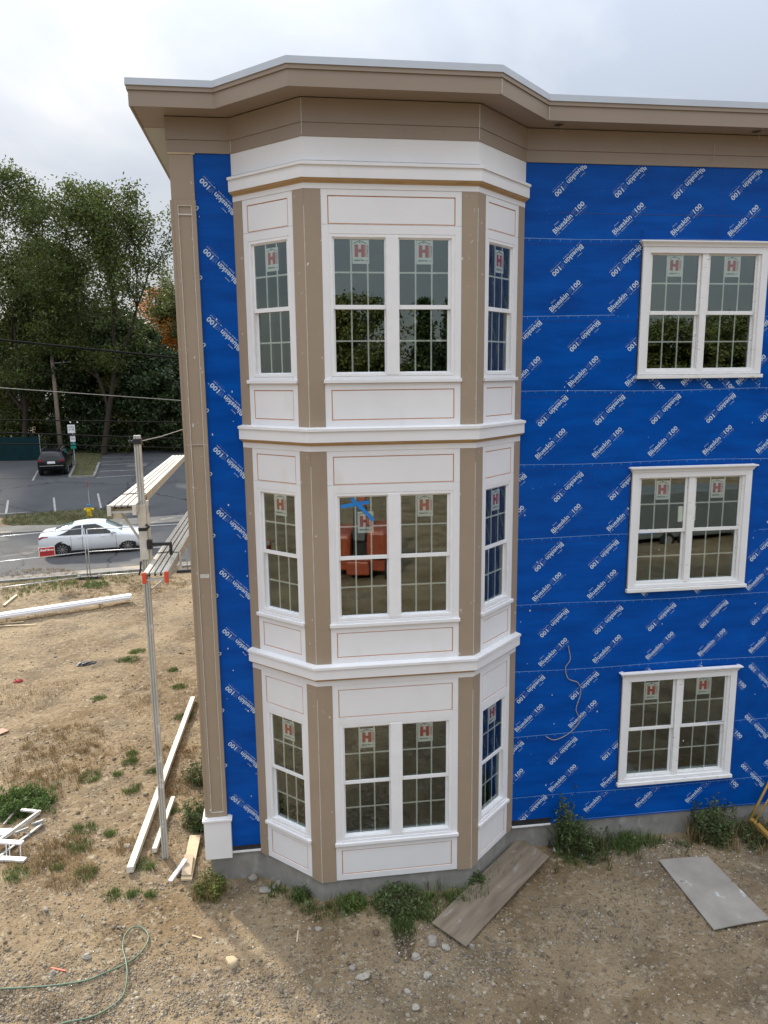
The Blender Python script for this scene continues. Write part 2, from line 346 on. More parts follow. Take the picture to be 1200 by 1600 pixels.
m_asph = mat('asphalt', (.115, .115, .115), (.075, .075, .078), .35, .9, .02, 60, spots=[((.15, .145, .135), .25, .6, (1, 1, 1)), ((.04, .04, .042), 60, .6, (1, 1, 1))])
def cracks(m, sc_, col_):
    t = m.node_tree; n = t.nodes; l = t.links; b = n['Principled BSDF']; src = b.inputs['Base Color'].links[0].from_socket
    tcn = n.new('ShaderNodeTexCoord'); nz = n.new('ShaderNodeTexNoise'); nz.inputs['Scale'].default_value = 1.5; l.new(tcn.outputs['Object'], nz.inputs['Vector'])
    ad_ = n.new('ShaderNodeVectorMath'); ad_.operation = 'MULTIPLY_ADD'; l.new(nz.outputs['Color'], ad_.inputs[0]); ad_.inputs[1].default_value = (.9, .9, 0); l.new(tcn.outputs['Object'], ad_.inputs[2])
    vo = n.new('ShaderNodeTexVoronoi'); vo.feature = 'DISTANCE_TO_EDGE'; vo.inputs['Scale'].default_value = sc_; l.new(ad_.outputs[0], vo.inputs['Vector'])
    rr = n.new('ShaderNodeValToRGB'); rr.color_ramp.elements[0].position = .0; rr.color_ramp.elements[0].color = (1, 1, 1, 1); rr.color_ramp.elements[1].position = .012; rr.color_ramp.elements[1].color = (0, 0, 0, 1); l.new(vo.outputs['Distance'], rr.inputs[0])
    mm = n.new('ShaderNodeMix'); mm.data_type = 'RGBA'; l.new(rr.outputs[0], mm.inputs['Factor']); l.new(src, mm.inputs['A']); mm.inputs['B'].default_value = (*col_, 1); l.new(mm.outputs['Result'], b.inputs['Base Color'])
cracks(m_asph, .22, (.035, .035, .036))
m_asph2 = mat('old_parking_asphalt', (.085, .088, .092), (.06, .062, .066), .25, .9, .02, 50, spots=[((.13, .128, .12), .16, .62, (1, 1, 1))])
cracks(m_asph2, .13, (.03, .03, .032))
m_dust = mat('dusty_shoulder', (.25, .23, .20), (.17, .16, .145), .8, .95, .02, 30, spots=[((.33, .29, .23), 1.1, .58, (1, 1, 1))])
m_kerb = mat('kerb_stone', (.30, .295, .28), (.2, .195, .185), 3, .9, .01, 30)
tag(sheet('road', -120, 120, 23.2, 33.0, .006, m_asph, 80), kind='structure')
tag(sheet('road_shoulder', -120, 120, 22.3, 24.6, -.002, m_dust, 80, 4), kind='structure')
tag(sheet('pavement', -120, 120, 33.0, 35.1, .03, m_dust, 80, 4), kind='structure')
tag(sheet('parking_lot', -30, 60, 37.9, 62, .012, m_asph2, 60, 40), kind='structure')
tag(sheet('parking_lot_entrance', -7.2, 40, 35.0, 37.95, .009, m_asph2, 40, 6), kind='structure')
m_turf = mat('turf_soil', (.075, .085, .035), (.10, .085, .05), 1.5, .95, .03, 30)
mb = MB()
for x0, x1 in ((-60, -24), (-24, 24), (24, 60)):
    mb.bar((x0, 22.2+.18*x0, float(gz(x0, 22.2+.18*x0))), (x1, 22.2+.18*x1, float(gz(x1, 22.2+.18*x1))), .16, .16)
tag(mb.build('kerb', m_kerb, bevel=.015), kind='structure')
# painted lines in the lot
m_line = mat('worn_road_paint', (.40, .40, .385), (.17, .17, .17), 6, .8)
mb = MB()
def pline(a, b, w=.12):
    A, B = G(*a), G(*b); n = max(2, int((B-A).length/.7)); d = (B-A); d.z = 0; sd_ = Vector((d.y, -d.x, 0)).normalized()*w/2; pv = []
    for i in range(n+1):
        p = A+(B-A)*i/n
        for s_ in (-1, 1): q = p+sd_*s_; pv.append((q.x, q.y, float(gz(q.x, q.y))+.022))
    mb.add(pv, [(2*i, 2*i+1, 2*i+3, 2*i+2) for i in range(n)])
for a, b in (((12.7, 782.5), (9.3, 804)), ((84, 778), (86.4, 800)), ((153, 772), (157.8, 794)), ((51, 751.5), (59, 736)), ((150.5, 746.9), (219, 742.5)), ((156, 737), (219, 734.5)), ((158.6, 727), (219, 724.3)), ((160, 722.2), (219, 719.3)), ((160, 715), (219, 714.2)), ((162, 707), (262, 704))): pline(a, b)
p_ = mb.build('parking_line', m_line); tag(p_, kind='structure')
mb = MB()
A_, B_ = G(0, 806), G(42, 803)
mb.bar(A_+Vector((-6, -1, .03)), B_+Vector((0, 0, .03)), .15, .12)
tag(mb.build('verge_kerb', m_kerb, bevel=.01), kind='structure')
# verge and island: low grass mounds
m_grassv = mat('verge_grass', (.085, .10, .03), (.12, .10, .05), 2, .9, island=.35, transl=.2)
m_grassg = mat('green_grass', (.13, .19, .055), (.09, .13, .04), 2, .9, island=.35, transl=.25)
m_grassb = mat('dry_grass', (.34, .25, .13), (.22, .15, .075), 2, .95, island=.4, transl=.2)
def poly_area(name, pts, dz, m, h=.05):
    mbp = MB(); c = sum((Vector((p[0], p[1], 0)) for p in pts), Vector())/len(pts); vs = [(c.x, c.y, float(gz(c.x, c.y))+dz+h)]; n = len(pts)
    for k in (.6, .9, 1.0):
        for p in pts:
            q = c+(Vector((p[0], p[1], 0))-c)*k; vs.append((q.x, q.y, float(gz(q.x, q.y))+dz+(h if k < .95 else -.03)))
    fs = [(0, 1+i, 1+(i+1) % n) for i in range(n)]
    for r in range(2): fs += [(1+r*n+i, 1+(r+1)*n+i, 1+(r+1)*n+(i+1) % n, 1+r*n+(i+1) % n) for i in range(n)]
    mbp.add(vs, fs); return mbp.build(name, m, smooth=True)
verge = [G(*p) for p in ((4, 818), (30, 822), (90, 821.5), (150, 816), (177, 811), (176, 799), (150, 796.5), (90, 800), (30, 805.5), (5, 808))]
tag(poly_area('grass_verge', [(p.x, p.y) for p in verge], .03, m_turf, .05), kind='structure')
isl = [G(*p) for p in ((108.5, 747), (147, 745.5), (155, 725), (160, 708), (112, 708), (117, 730))]
tag(poly_area('parking_island', [(p.x, p.y) for p in isl], .03, m_turf, .06), kind='structure')
mb = MB()
for i in (0, 1, 5): mb.bar(isl[i]+Vector((0, 0, .05)), isl[(i+1) % 6]+Vector((0, 0, .05)), .16, .16)
tag(mb.build('island_kerb', m_kerb), kind='structure')
def inpoly(x, y, P):
    c = False; j = len(P)-1
    for i in range(len(P)):
        if (P[i][1] > y) != (P[j][1] > y) and x < (P[j][0]-P[i][0])*(y-P[i][1])/(P[j][1]-P[i][1])+P[i][0]: c = not c
        j = i
    return c
def blades(name, spots, m, mats=None):
    """spots: rows x,y,z,height,spread,count -> curved two-segment blades in one mesh"""
    V = []; F_ = []
    for (x, y, z, h, sp, n) in spots:
        a = RNG.random(n)*6.283; r = np.sqrt(RNG.random(n))*sp; bx = x+r*np.cos(a); by = y+r*np.sin(a); hh = h*(.5+.7*RNG.random(n)); ln = hh*(.2+.7*RNG.random(n)); d = RNG.random(n)*6.283; wd = (.0022+.002*RNG.random(n)+h*.010)
        cx, sy_ = np.cos(d), np.sin(d)
        for i in range(n):
            o = len(V); px_, py_ = -sy_[i]*wd[i], cx[i]*wd[i]
            V += [(bx[i]-px_, by[i]-py_, z-.02), (bx[i]+px_, by[i]+py_, z-.02), (bx[i]+cx[i]*ln[i]*.35-px_*.8, by[i]+sy_[i]*ln[i]*.35-py_*.8, z+hh[i]*.6), (bx[i]+cx[i]*ln[i]*.35+px_*.8, by[i]+sy_[i]*ln[i]*.35+py_*.8, z+hh[i]*.6), (bx[i]+cx[i]*ln[i], by[i]+sy_[i]*ln[i], z+hh[i])]
            F_ += [(o, o+1, o+3), (o, o+3, o+2), (o+2, o+3, o+4)]
    return mesh_np(name, V, F_, m)
sp = []
P2 = [(p.x, p.y) for p in verge]
for i in range(1500):
    x = random.uniform(-15, -7); y = random.uniform(32, 38)
    if inpoly(x, y, P2): sp.append((x, y, float(gz(x, y))+.06, .16, .15, 9))
P3 = [(p.x, p.y) for p in isl]
for i in range(1300):
    x = random.uniform(-19, -10); y = random.uniform(44, 62)
    if inpoly(x, y, P3): sp.append((x, y, float(gz(x, y))+.06, .16, .25, 8))
tag(blades('verge_grass_blades', sp, m_grassv), 'short mown green and brown grass on the verge and island', 'grass', kind='stuff')
# ================================================================== BUILDING
B = thing('apartment_building', 'three storey building under construction with white bay, tan trim and blue printed house wrap', 'building', (XC, 0, 0))
Bi = Vector((-XC, 0, 0))
def bb(mb, name, mats, parent=None, **k):
    o = mb.build(name, mats, **k)
    if parent is None: o.parent = B; o.location = Bi
    else: o.parent = parent
    return o
# --- house wrap with printed logos
holes = []
WW = [(7.417, 9.418, 7.60-3.35*k, 9.60-3.35*k) for k in range(3)]+[(11.6, 13.6, 7.60-3.35*k, 9.60-3.35*k) for k in range(3)]
mb = MB()
def panel_holes(mb, face, a0, a1, z0, z1, holes, n=0., mi=0):
    As = sorted({a0, a1, *[h for q in holes for h in q[:2]]}); Zs = sorted({z0, z1, *[h for q in holes for h in q[2:]]})
    As = [a for a in As if a0 <= a <= a1]; Zs = [z for z in Zs if z0 <= z <= z1]
    for i in range(len(As)-1):
        for j in range(len(Zs)-1):
            ca, cz = (As[i]+As[i+1])/2, (Zs[j]+Zs[j+1])/2
            if any(h[0] < ca < h[1] and h[2] < cz < h[3] for h in holes): continue
            mb.add([face.P(As[i], Zs[j], n), face.P(As[i+1], Zs[j], n), face.P(As[i+1], Zs[j+1], n), face.P(As[i], Zs[j+1], n)], [(0, 1, 2, 3)], mi)
WH = [(a+.05, b-.05, c+.05, d-.05) for a, b, c, d in WW]
panel_holes(mb, WALL, XR-.02, XE, .31, 10.9, WH)
panel_holes(mb, WALL, XC+.005, XL+.02, .37, 10.9, [])
LG = Flat()
LG.text('Blueskin', 0, 0, .352, .074, 0, .018); LG.text('VP', .368, 0, .075, .070, 1); LG.text('100', .452, -.001, .15, .072, 0, .024)
LG.text('Henry', .075, .088, .085, .024, 0)
LG.text('Air Tight', .0, -.034, .075, .02, 0); LG.text('Self Adhered', .105, -.034, .10, .019, 0); LG.text('Water Resistive', .225, -.034, .115, .019, 0)
LG.text('Vapor Permeable', .385, -.032, .13, .02, 0); LG.text('Air Barrier', .53, -.032, .075, .019, 0); LG.text('Membrane System', .43, -.062, .16, .014, 1)
LV = np.array(LG.v); LC = LV-np.array([.30, .036])
def logo(mb, x, z, ang, clip=None, face=WALL, n=.0035):
    c, s_ = math.cos(ang), math.sin(ang); V = LC@np.array([[c, s_], [-s_, c]])+np.array([x, z])
    Fs, Ms = LG.f, LG.m
    if clip:
        a0, a1, z0, z1 = clip
        if V[:, 0].min() > a0 and V[:, 0].max() < a1 and V[:, 1].min() > z0 and V[:, 1].max() < z1: clip = None
    if clip:
        bm = bmesh.new(); vs = [bm.verts.new((p[0], p[1], 0)) for p in V]
        for f, m_ in zip(Fs, Ms):
            try: q = bm.faces.new([vs[i] for i in f]); q.material_index = m_
            except ValueError: pass
        for co, no in (((a0, 0, 0), (-1, 0, 0)), ((a1, 0, 0), (1, 0, 0)), ((0, z0, 0), (0, -1, 0)), ((0, z1, 0), (0, 1, 0))):
            bmesh.ops.bisect_plane(bm, geom=bm.verts[:]+bm.edges[:]+bm.faces[:], plane_co=co, plane_no=no, clear_outer=True)
        bm.verts.index_update(); V = np.array([v.co[:2] for v in bm.verts]) if len(bm.verts) else np.zeros((0, 2))
        Fs = [tuple(v.index for v in f.verts) for f in bm.faces]; Ms = [f.material_index for f in bm.faces]; bm.free()
    kp = [i for i, f in enumerate(Fs) if not any(h[0] < V[f[0]][0] < h[1] and h[2] < V[f[0]][1] < h[3] for h in WH)]; Fs = [Fs[i] for i in kp]; Ms = [Ms[i] for i in kp]
    o = len(mb.v); mb.v += [tuple(face.P(p[0], p[1], n)) for p in V]
    mb.f += [tuple(i+o for i in f) for f in Fs]; mb.m += [m_+1 for m_ in Ms]
A45 = R_(44)
rows = [(6.06, 10.22, 1), (6.05, 9.715, 0), (6.055, 9.12, 1), (6.03, 8.62, 0), (6.36, 8.04, 1), (6.35, 7.53, 0), (5.895, 6.94, 1), (5.87, 6.455, 0), (6.18, 5.775, 1), (6.155, 5.29, 0), (5.90, 4.685, 1), (5.88, 4.21, 0), (6.02, 3.60, 1), (6.01, 3.125, 0), (5.66, 2.51, 1), (5.64, 2.03, 0), (6.24, 1.40, 1), (6.24, .925, 0), (5.96, .50, 0)]
for x0, z0, inv in rows:
    for k in range(-1, 8):
        x = x0+.905*k+.215; z = z0+.195
        if z0 < 2.9 and x > 9.45: continue
        if z0 < .6 and k < 1:
            if k == 0: logo(mb, 5.97, .60, A45+math.pi, (XR+.01, 7, .34, 10.6))
            continue
        zlo, zhi = (.34, 10.62)
        if z0 < .6: zhi = .79
        logo(mb, x, z, A45+(math.pi if inv else 0), (XR+.005, 9.44 if z0 < 2.9 else 20, zlo, zhi))
for k in range(4):                          # vertical strip to the right of the lowest window
    logo(mb, 9.86, 2.66-.895*k, R_(135), (9.45, 20, .34, 3.0)); logo(mb, 9.39, 2.70-.9*k, R_(-45), (9.45, 20, .34, 3.0))
    logo(mb, 10.77, 2.66-.895*k, R_(135), (9.45, 20, .34, 3.0)); logo(mb, 10.3, 2.70-.9*k, R_(-45), (9.45, 20, .34, 3.0))
for k in range(12):                         # strip left of the bay
    logo(mb, 1.30, 10.10-.905*k, R_(135), (1.0, XL, .4, 10.6)); logo(mb, .82, 10.14-.905*k, R_(-45), (1.0, XL, .4, 10.6))
for x in (7.66, 8.44, 8.80, 9.35): logo(mb, x, 7.63, R_(-45), (7.41, 9.45, 7.445, 7.6), n=.005)
def line(mb, a0, a1, z, w, mi, n=.0025): mb.add([WALL.P(a0, z-w/2, n), WALL.P(a1, z-w/2, n), WALL.P(a1, z+w/2, n), WALL.P(a0, z+w/2, n)], [(0, 1, 2, 3)], mi)
for i, z in enumerate((9.62, 8.53, 7.43, 6.335, 5.19, 4.115, 3.015, 1.91, .82)):
    x = XR; k = 0
    while x < 12.8:                         # slightly uneven printed lap line
        x2 = x+random.uniform(.5, 1.1); dz = .012*math.sin(x*1.7+i*2)
        if not any(h[0] < (x+x2)/2 < h[1] and h[2] < z < h[3] for h in WH): mb.add([WALL.P(x, z+dz-.0045, .0025), WALL.P(x2, z+.012*math.sin(x2*1.7+i*2)-.0045, .0025), WALL.P(x2, z+.012*math.sin(x2*1.7+i*2)+.0045, .0025), WALL.P(x, z+dz+.0045, .0025)], [(0, 1, 2, 3)], 3)
        x = x2
    for k in range(46):
        x = XR+.08+.155*k
        if any(h[0] < x < h[1] and h[2] < z < h[3] for h in WH): continue
        dz = .012*math.sin(x*1.7+i*2); mb.add([WALL.P(x-.003, z+dz-.035, .0028), WALL.P(x+.003, z+dz-.035, .0028), WALL.P(x+.003, z+dz, .0028), WALL.P(x-.003, z+dz, .0028)], [(0, 1, 2, 3)], 3)
    line(mb, XR, 7.4, z-.075, .006, 4); line(mb, 9.45, 11.5, z-.075, .006, 4)
line(mb, 6.3, 12, .335, .01, 3); line(mb, 6.1, 12.8, 9.97, .012, 4)
for a, b_, c, d_ in ((7.33, 9.5, 7.42, 7.61), (9.45, 10.42, .32, 3.0), (7.30, 9.52, 4.07, 4.26), (7.28, 7.43, 9.3, 9.75), (5.61, 6.35, .72, .86)):
    mb.add([WALL.P(a, c, .0014), WALL.P(b_, c, .0014), WALL.P(b_, d_, .0014), WALL.P(a, d_, .0014)], [(0, 1, 2, 3)], 5)
for x, z0, z1 in ((9.45, .32, 3.0), (10.42, .32, 3.0), (9.52, 6.35, 7.0), (7.33, 7.0, 7.43), (7.05, 8.55, 9.6), (8.6, 9.65, 10.6), (9.46, 4.1, 5.1), (6.7, 5.2, 6.3)): mb.add([WALL.P(x-.003, z0, .0026), WALL.P(x+.003, z0, .0026), WALL.P(x+.003+.008, z1, .0026), WALL.P(x-.003+.008, z1, .0026)], [(0, 1, 2, 3)], 4)
for k in range(150):                        # staples
    x, z = random.uniform(5.62, 10.6), random.uniform(.5, 10.6); mb.add([WALL.P(x, z, .003), WALL.P(x+.014, z+random.uniform(-.005, .005), .003), WALL.P(x+.014, z+.004, .003), WALL.P(x, z+.004, .003)], [(0, 1, 2, 3)], 2)
for k in range(60):                         # small splashes and fastener dabs
    x, z = random.choice([(random.uniform(5.62, 6.4), random.uniform(.6, 10.6)), (random.uniform(1.04, 1.5), random.uniform(.6, 10.6)), (random.uniform(5.7, 11), random.uniform(.6, 10.6))])
    r = random.uniform(.004, .011); mb.add([WALL.P(x+r*math.cos(t)*random.uniform(.6, 1.2), z+r*1.6*math.sin(t), .003) for t in np.arange(0, 6.2, .9)], [tuple(range(7))], 1)
bb(mb, 'house_wrap', [m_blue, m_print, m_print2, m_seam, m_lap, m_blue2], fixn=False)
# black starter membrane + white strip at the foot
for q in ((XC, XL+.03, .345, .42), (XR-.02, 6.27, .325, .42)): mb = MB(); WALL.box(mb, *q, -.02, .006); bb(mb, 'base_membrane', m_black)
for q in ((1.05, XL, .318, .343), (XR, 6.27, .30, .322)): mb = MB(); WALL.box(mb, *q, -.02, .03); bb(mb, 'base_strip', m_white)
# foundation
mb = MB()
mb.prism([(XC+.03, .03), (XL+.01, .03), (XA+.012, -DD+.04), (XB-.012, -DD+.04), (XR-.01, .03), (XE-.03, .03), (XE-.03, YE-.03), (XC+.03, YE-.03)], -1.2, .308)
bb(mb, 'foundation_wall', m_conc)
# side and rear walls, floors
mb = MB(); mb.box(XC, XC+.15, .02, YE, .31, 11.08); mb.box(XE-.15, XE, .02, YE, .31, 11.08); mb.box(XC+.15, XE-.15, YE-.15, YE, .31, 11.08)
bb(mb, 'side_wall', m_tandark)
mb = MB()
for z in (.31, 3.60, 6.95):
    mb.prism([(XC+.15, .1), (XL+.06, .1), (XA+.03, -DD+.1), (XB-.03, -DD+.1), (XR-.06, .1), (XE-.15, .1), (XE-.15, 6.9), (XC+.15, 6.9)], z+.002, z+.16)
bb(mb, 'floor_deck', m_room)
mb = MB(); mb.box(XC+.16, XE-.16, 5.0, 5.1, .5, 10.9)
for z in (3.45, 6.80, 10.3): mb.prism([(XC+.16, .12), (XL+.08, .12), (XA+.05, -DD+.12), (XB-.05, -DD+.12), (XR-.08, .12), (XE-.16, .12), (XE-.16, 5), (XC+.16, 5)], z, z+.02)
for k in range(3):
    for x in np.arange(1.2, 16, .42): mb.box(x, x+.04, 4.9, 4.995, .5+3.35*k, 3.4+3.35*k, 1)
    mb.box(6.3, 6.4, .2, 3.0, .5+3.35*k, 3.4+3.35*k)
    mb.box(10.4, 10.5, .2, 5, .5+3.35*k, 3.4+3.35*k)
bb(mb, 'interior_partition', [m_room, m_stud])
# sheathing behind the wrap (wall thickness)
mb = MB()
def thick_wall(face, a0, a1, z0, z1, holes, n0, n1):
    As = sorted({a0, a1, *[h for q in holes for h in q[:2]]}); Zs = sorted({z0, z1, *[h for q in holes for h in q[2:]]})
    As = [a for a in As if a0 <= a <= a1]; Zs = [z for z in Zs if z0 <= z <= z1]
    for i in range(len(As)-1):
        for j in range(len(Zs)-1):
            ca, cz = (As[i]+As[i+1])/2, (Zs[j]+Zs[j+1])/2
            if any(h[0] < ca < h[1] and h[2] < cz < h[3] for h in holes): continue
            face.box(mb, As[i], As[i+1], Zs[j], Zs[j+1], n0, n1)
thick_wall(WALL, XR+.03, XE-.16, .33, 10.95, WH, -.15, -.01)
thick_wall(WALL, XC+.16, XL-.03, .40, 10.95, [], -.15, -.01)
# storey tables (pitch differs a little between trim lines, as on the real bay)
FT = [10.09-3.330*k for k in range(3)]; ZT = [10.03-3.33*k for k in range(3)]; WT = [9.49-3.368*k for k in range(3)]; WB = [7.69-3.372*k for k in range(3)]
ZB = [7.01, 3.675, .285]; CB = [10.148, 6.825, 3.495]
bayfaces = [('left', FL, SL, (.17, 1.09), (.335, .935)), ('front', FF, XB-XA, (.215, XB-XA-.215), None), ('right', FR, SL, (SL-1.09, SL-.17), (SL-.935, SL-.335))]
for nm, fc, W, wz, g in bayfaces:
    hs = []
    for k in range(3):
        f0, f1 = (g[0]-.08, g[1]+.08) if g else (.31, 1.96)
        hs.append((f0, f1, WB[k]-.02, WT[k]))
    thick_wall(fc, .05, W-.05, .29, 10.9, hs, -.14, -.025)
bb(mb, 'sheathing', m_osb)
# --- windows
ST = Flat()
ST.rect(0, .22, 0, .30, 0); ST.rect(.03, .078, .085, .24, 1); ST.rect(.115, .163, .085, .24, 1); ST.rect(.078, .115, .145, .185, 1)
ST.poly([(.018, .25), (.012, .256), (.096, .292), (.192, .256), (.186, .25), (.096, .283)], 2); ST.rect(.088, .104, .262, .274, 2)
ST.text('HANCOCK', .184, .09, .15, .014, 1, .03, R_(90)); ST.text('LUMBER', .204, .09, .15, .013, 1, .03, R_(90))
ST.text('mathews bros', .02, .035, .13, .026, 2, .03); ST.text('.com', .16, .035, .04, .014, 2)
SV = np.array(ST.v)
def sticker(face, a, ztop, n, parent):
    a += random.choice((0, 0, .004, -.004, .006)); ztop -= random.choice((0, 0, .012, .03, .045))
    me_v = []; o_f = []; mi = []
    lvl = np.zeros(len(SV))
    for f, m_ in zip(ST.f, ST.m):
        for i in f: lvl[i] = .0012 if m_ else 0
    mbs = MB(); mbs.v = [tuple(face.P(a+p[0], ztop-.30+p[1], n+l)) for p, l in zip(SV, lvl)]; mbs.f = list(ST.f); mbs.m = list(ST.m)
    return bb(mbs, 'sticker', [m_stick, m_red, m_ink], parent, fixn=False)
def win_unit(face, g0, g1, zt, zb, parent, front=-.03, stick=.012, mv=m_vinyl):
    """one double-hung unit; glass from g0 to g1"""
    zm = zb+.83*(zt-zb)/1.69+.01
    for up in (1, 0):
        n = front-(0 if up else .035); w_ = .042
        z0, z1 = (zm-.03, zt+w_) if up else (zb-.05, zm+.012)
        i0, i1 = (g0, g1)
        m_ = MB(); face.ring(m_, i0-w_, i1+w_, z0, z1, w_, n-.03, n, wb=.055 if up else .05, wt=w_)
        if up == 0:
            for q in (.28, .78): face.box(m_, g0+(g1-g0)*q-.025, g0+(g1-g0)*q+.025, z1, z1+.018, n-.03, n-.008)
        bb(m_, 'sash', mv, parent, bevel=.003)
        a, b = z0+(.055 if up else .05), z1-w_
        m_ = MB(); m_.add([face.P(i0-.005, a-.005, n-.012), face.P(i1+.005, a-.005, n-.012), face.P(i1+.005, b+.005, n-.012), face.P(i0-.005, b+.005, n-.012)], [(0, 1, 2, 3)])
        gq = [list(v) for v in m_.v]; bb(m_, 'glass', m_glass, parent, fixn=False)
        m_ = MB(); m_.add([Vector(v)-face.n*.018 for v in gq], [(0, 1, 2, 3)]); bb(m_, 'inner_glass', m_glass2, parent, fixn=False)
        m_ = MB()
        for q in (1/3, 2/3): face.box(m_, i0+(i1-i0)*q-.0105, i0+(i1-i0)*q+.0105, a-.004, b+.004, n-.026, n-.02)
        face.box(m_, i0-.004, i1+.004, (a+b)/2-.0105, (a+b)/2+.0105, n-.0265, n-.0205)
        bb(m_, 'glazing_bar', m_grid, parent)
        if up: sticker(face, i0+(i1-i0)/3+stick, b-.004 if isinstance(stick, float) else b, n-.0185, parent)
WLAB = {}
def bay_window(face, k, g, label):
    zt, zb = WT[k], WB[k]; m_ = MB()
    if g: f0, f1 = g[0]-.08, g[1]+.08
    else: f0, f1 = .31, 1.96
    face.ring(m_, f0, f1, zb-.0, zt, .038, -.10, -.004); face.ring(m_, f0+.02, f1-.02, zb+.0, zt-.02, .026, -.10, -.012)
    if not g: face.box(m_, 1.045, 1.212, zb+.02, zt-.02, -.10, .002)
    wn = bb(m_, 'window', m_vinyl, bevel=.003); 
    if label: wn['label'] = label
    units = [g] if g else [(.38, 1.04), (1.215, 1.875)]
    units = [g] if g else [(.378, 1.028), (1.228, 1.878)]
    for j, (a, b) in enumerate(units):
        off = .012
        if nm == 'front' and k == 1 and j == 0: off = .013
        win_unit(face, a, b, zt-.06, zb+.055, wn)
    return wn
bay_win = {}
for nm, fc, W, wz, g in bayfaces:
    for k in range(3):
        bay_win[nm, k] = bay_window(fc, k, g, None)
# slipped sticker + painter's tape on the middle front window
w2 = bay_win['front', 1]; sts = [c for c in w2.children if c.name.startswith('sticker')]
sts[0].location.z = -.19; sts[0].location.x = .01
mb = MB()
def tape(a, b, n):
    A, B2 = FF.P(a[0], a[1], n), FF.P(b[0], b[1], n); d = (B2-A).normalized(); u = Vector((-d.z, 0, d.x))*.025; mb.add([A-u, B2-u, B2+u, A+u], [(0, 1, 2, 3)])
tape((.395, 5.935), (.79, 5.99), -.039); tape((.54, 6.05), (.68, 5.90), -.037); tape((.63, 5.97), (.84, 5.73), -.035)
bb(mb, 'painters_tape', m_tape, w2, fixn=False)
# --- wall windows with casings
for k in range(3):
    for q in range(2):
        a0, a1, z0, z1 = WW[k+3*q]; m_ = MB()
        WALL.ring(m_, a0+.105, a1-.105, z0+.105, z1-.10, .045, -.10, .012); WALL.box(m_, (a0+a1)/2-.05, (a0+a1)/2+.05, z0+.12, z1-.12, -.10, .018)
        wn = bb(m_, 'window', m_dirtyw, bevel=.003)
        m_ = MB(); WALL.box(m_, a0, a0+.11, z0+.06, z1-.08, .0, .04); WALL.box(m_, a1-.11, a1, z0+.06, z1-.08, .0, .04); WALL.box(m_, a0+.11, a1-.11, z1-.17, z1-.08, .0, .04); WALL.box(m_, a0+.11, a1-.11, z0+.06, z0+.11, 0, .04)
        bb(m_, 'casing', m_white, wn, bevel=.003)
        m_ = MB(); sweep(m_, [(a0-.0, .0), (a0-.0, -.04), (a1+.0, -.04), (a1+.0, .0)], [(0, z1-.08), (.012, z1-.08), (.018, z1-.055), (.045, z1-.02), (.06, z1-.018), (.06, z1), (0, z1+.012)])
        bb(m_, 'head_cap', m_white, wn)
        m_ = MB(); WALL.box(m_, a0-.025, a1+.025, z0, z0+.055, .0, .075); bb(m_, 'sill', m_dirtyw, wn, bevel=.006)
        c_ = (a0+a1)/2
        for (g0, g1) in ((a0+.175, c_-.095), (c_+.095, a1-.175)): win_unit(WALL, g0, g1, z1-.195, z0+.155, wn, front=-.015, mv=m_dirtyw)
        # black flashing tape peeping out around the opening
        m_ = MB(); WALL.box(m_, a0-.022, a0+.02, z0-.01, z1-.03, .0006, .0045); bb(m_, 'flashing_tape', m_black, wn)
# --- bay panels
for nm, fc, W, wz, g in bayfaces:
    for k in range(3):
        a0, a1 = wz; f0, f1 = (g[0]-.08, g[1]+.08) if g else (.31, 1.96); zt, zb, T, Bm = WT[k], WB[k], ZT[k], ZB[k]
        m_ = MB(); N0 = -.024
        fc.box(m_, a0, f0, zb-.04, zt+.11, N0, 0); fc.box(m_, f1, a1, zb-.04, zt+.11, N0, 0); fc.box(m_, f0, f1, zt, zt+.11, N0, 0)
        # head panel
        p0, p1 = a0+.085, a1-.085; q0, q1 = zt+.113, T
        fc.box(m_, a0, p0, q0, q1, N0, -.0015); fc.box(m_, p1, a1, q0, q1, N0, -.0015); fc.box(m_, p0, p1, q1-.075, q1, N0, -.0015)
        fc.box(m_, p0, p1, q0, q0+.004, N0, -.0015)
        fc.box(m_, p0+.013, p1-.013, q0+.016, q1-.088, N0, -.008)
        # apron panel
        r0, r1 = Bm, zb-.093
        fc.ring(m_, a0, a1, r0, r1, .085, N0, -.0015, wb=.10 if k < 2 else .09, wt=.085)
        rb = r0+(.10 if k < 2 else .09); fc.box(m_, a0+.098, a1-.098, rb+.013, r1-.098, N0, -.008)
        pn = bb(m_, 'bay_panel', m_white, bevel=.002)
        m_ = MB()
        fc.box(m_, p0-.01, p1+.01, q0+.002, q1-.07, N0-.002, -.0125); bb(m_, 'panel_groove', m_groove, pn)
        m_ = MB(); fc.box(m_, a0+.075, a1-.075, rb-.01, r1-.08, N0-.002, -.0125); bb(m_, 'panel_groove', m_groove, pn)
        m_ = MB(); fc.box(m_, a0-.012, a1+.012, zb-.09, zb-.04, N0, .04); fc.box(m_, f0, f1, zb-.04, zb-.004, N0-.05, .012)
        bb(m_, 'window_sill', m_white, pn, bevel=.006)
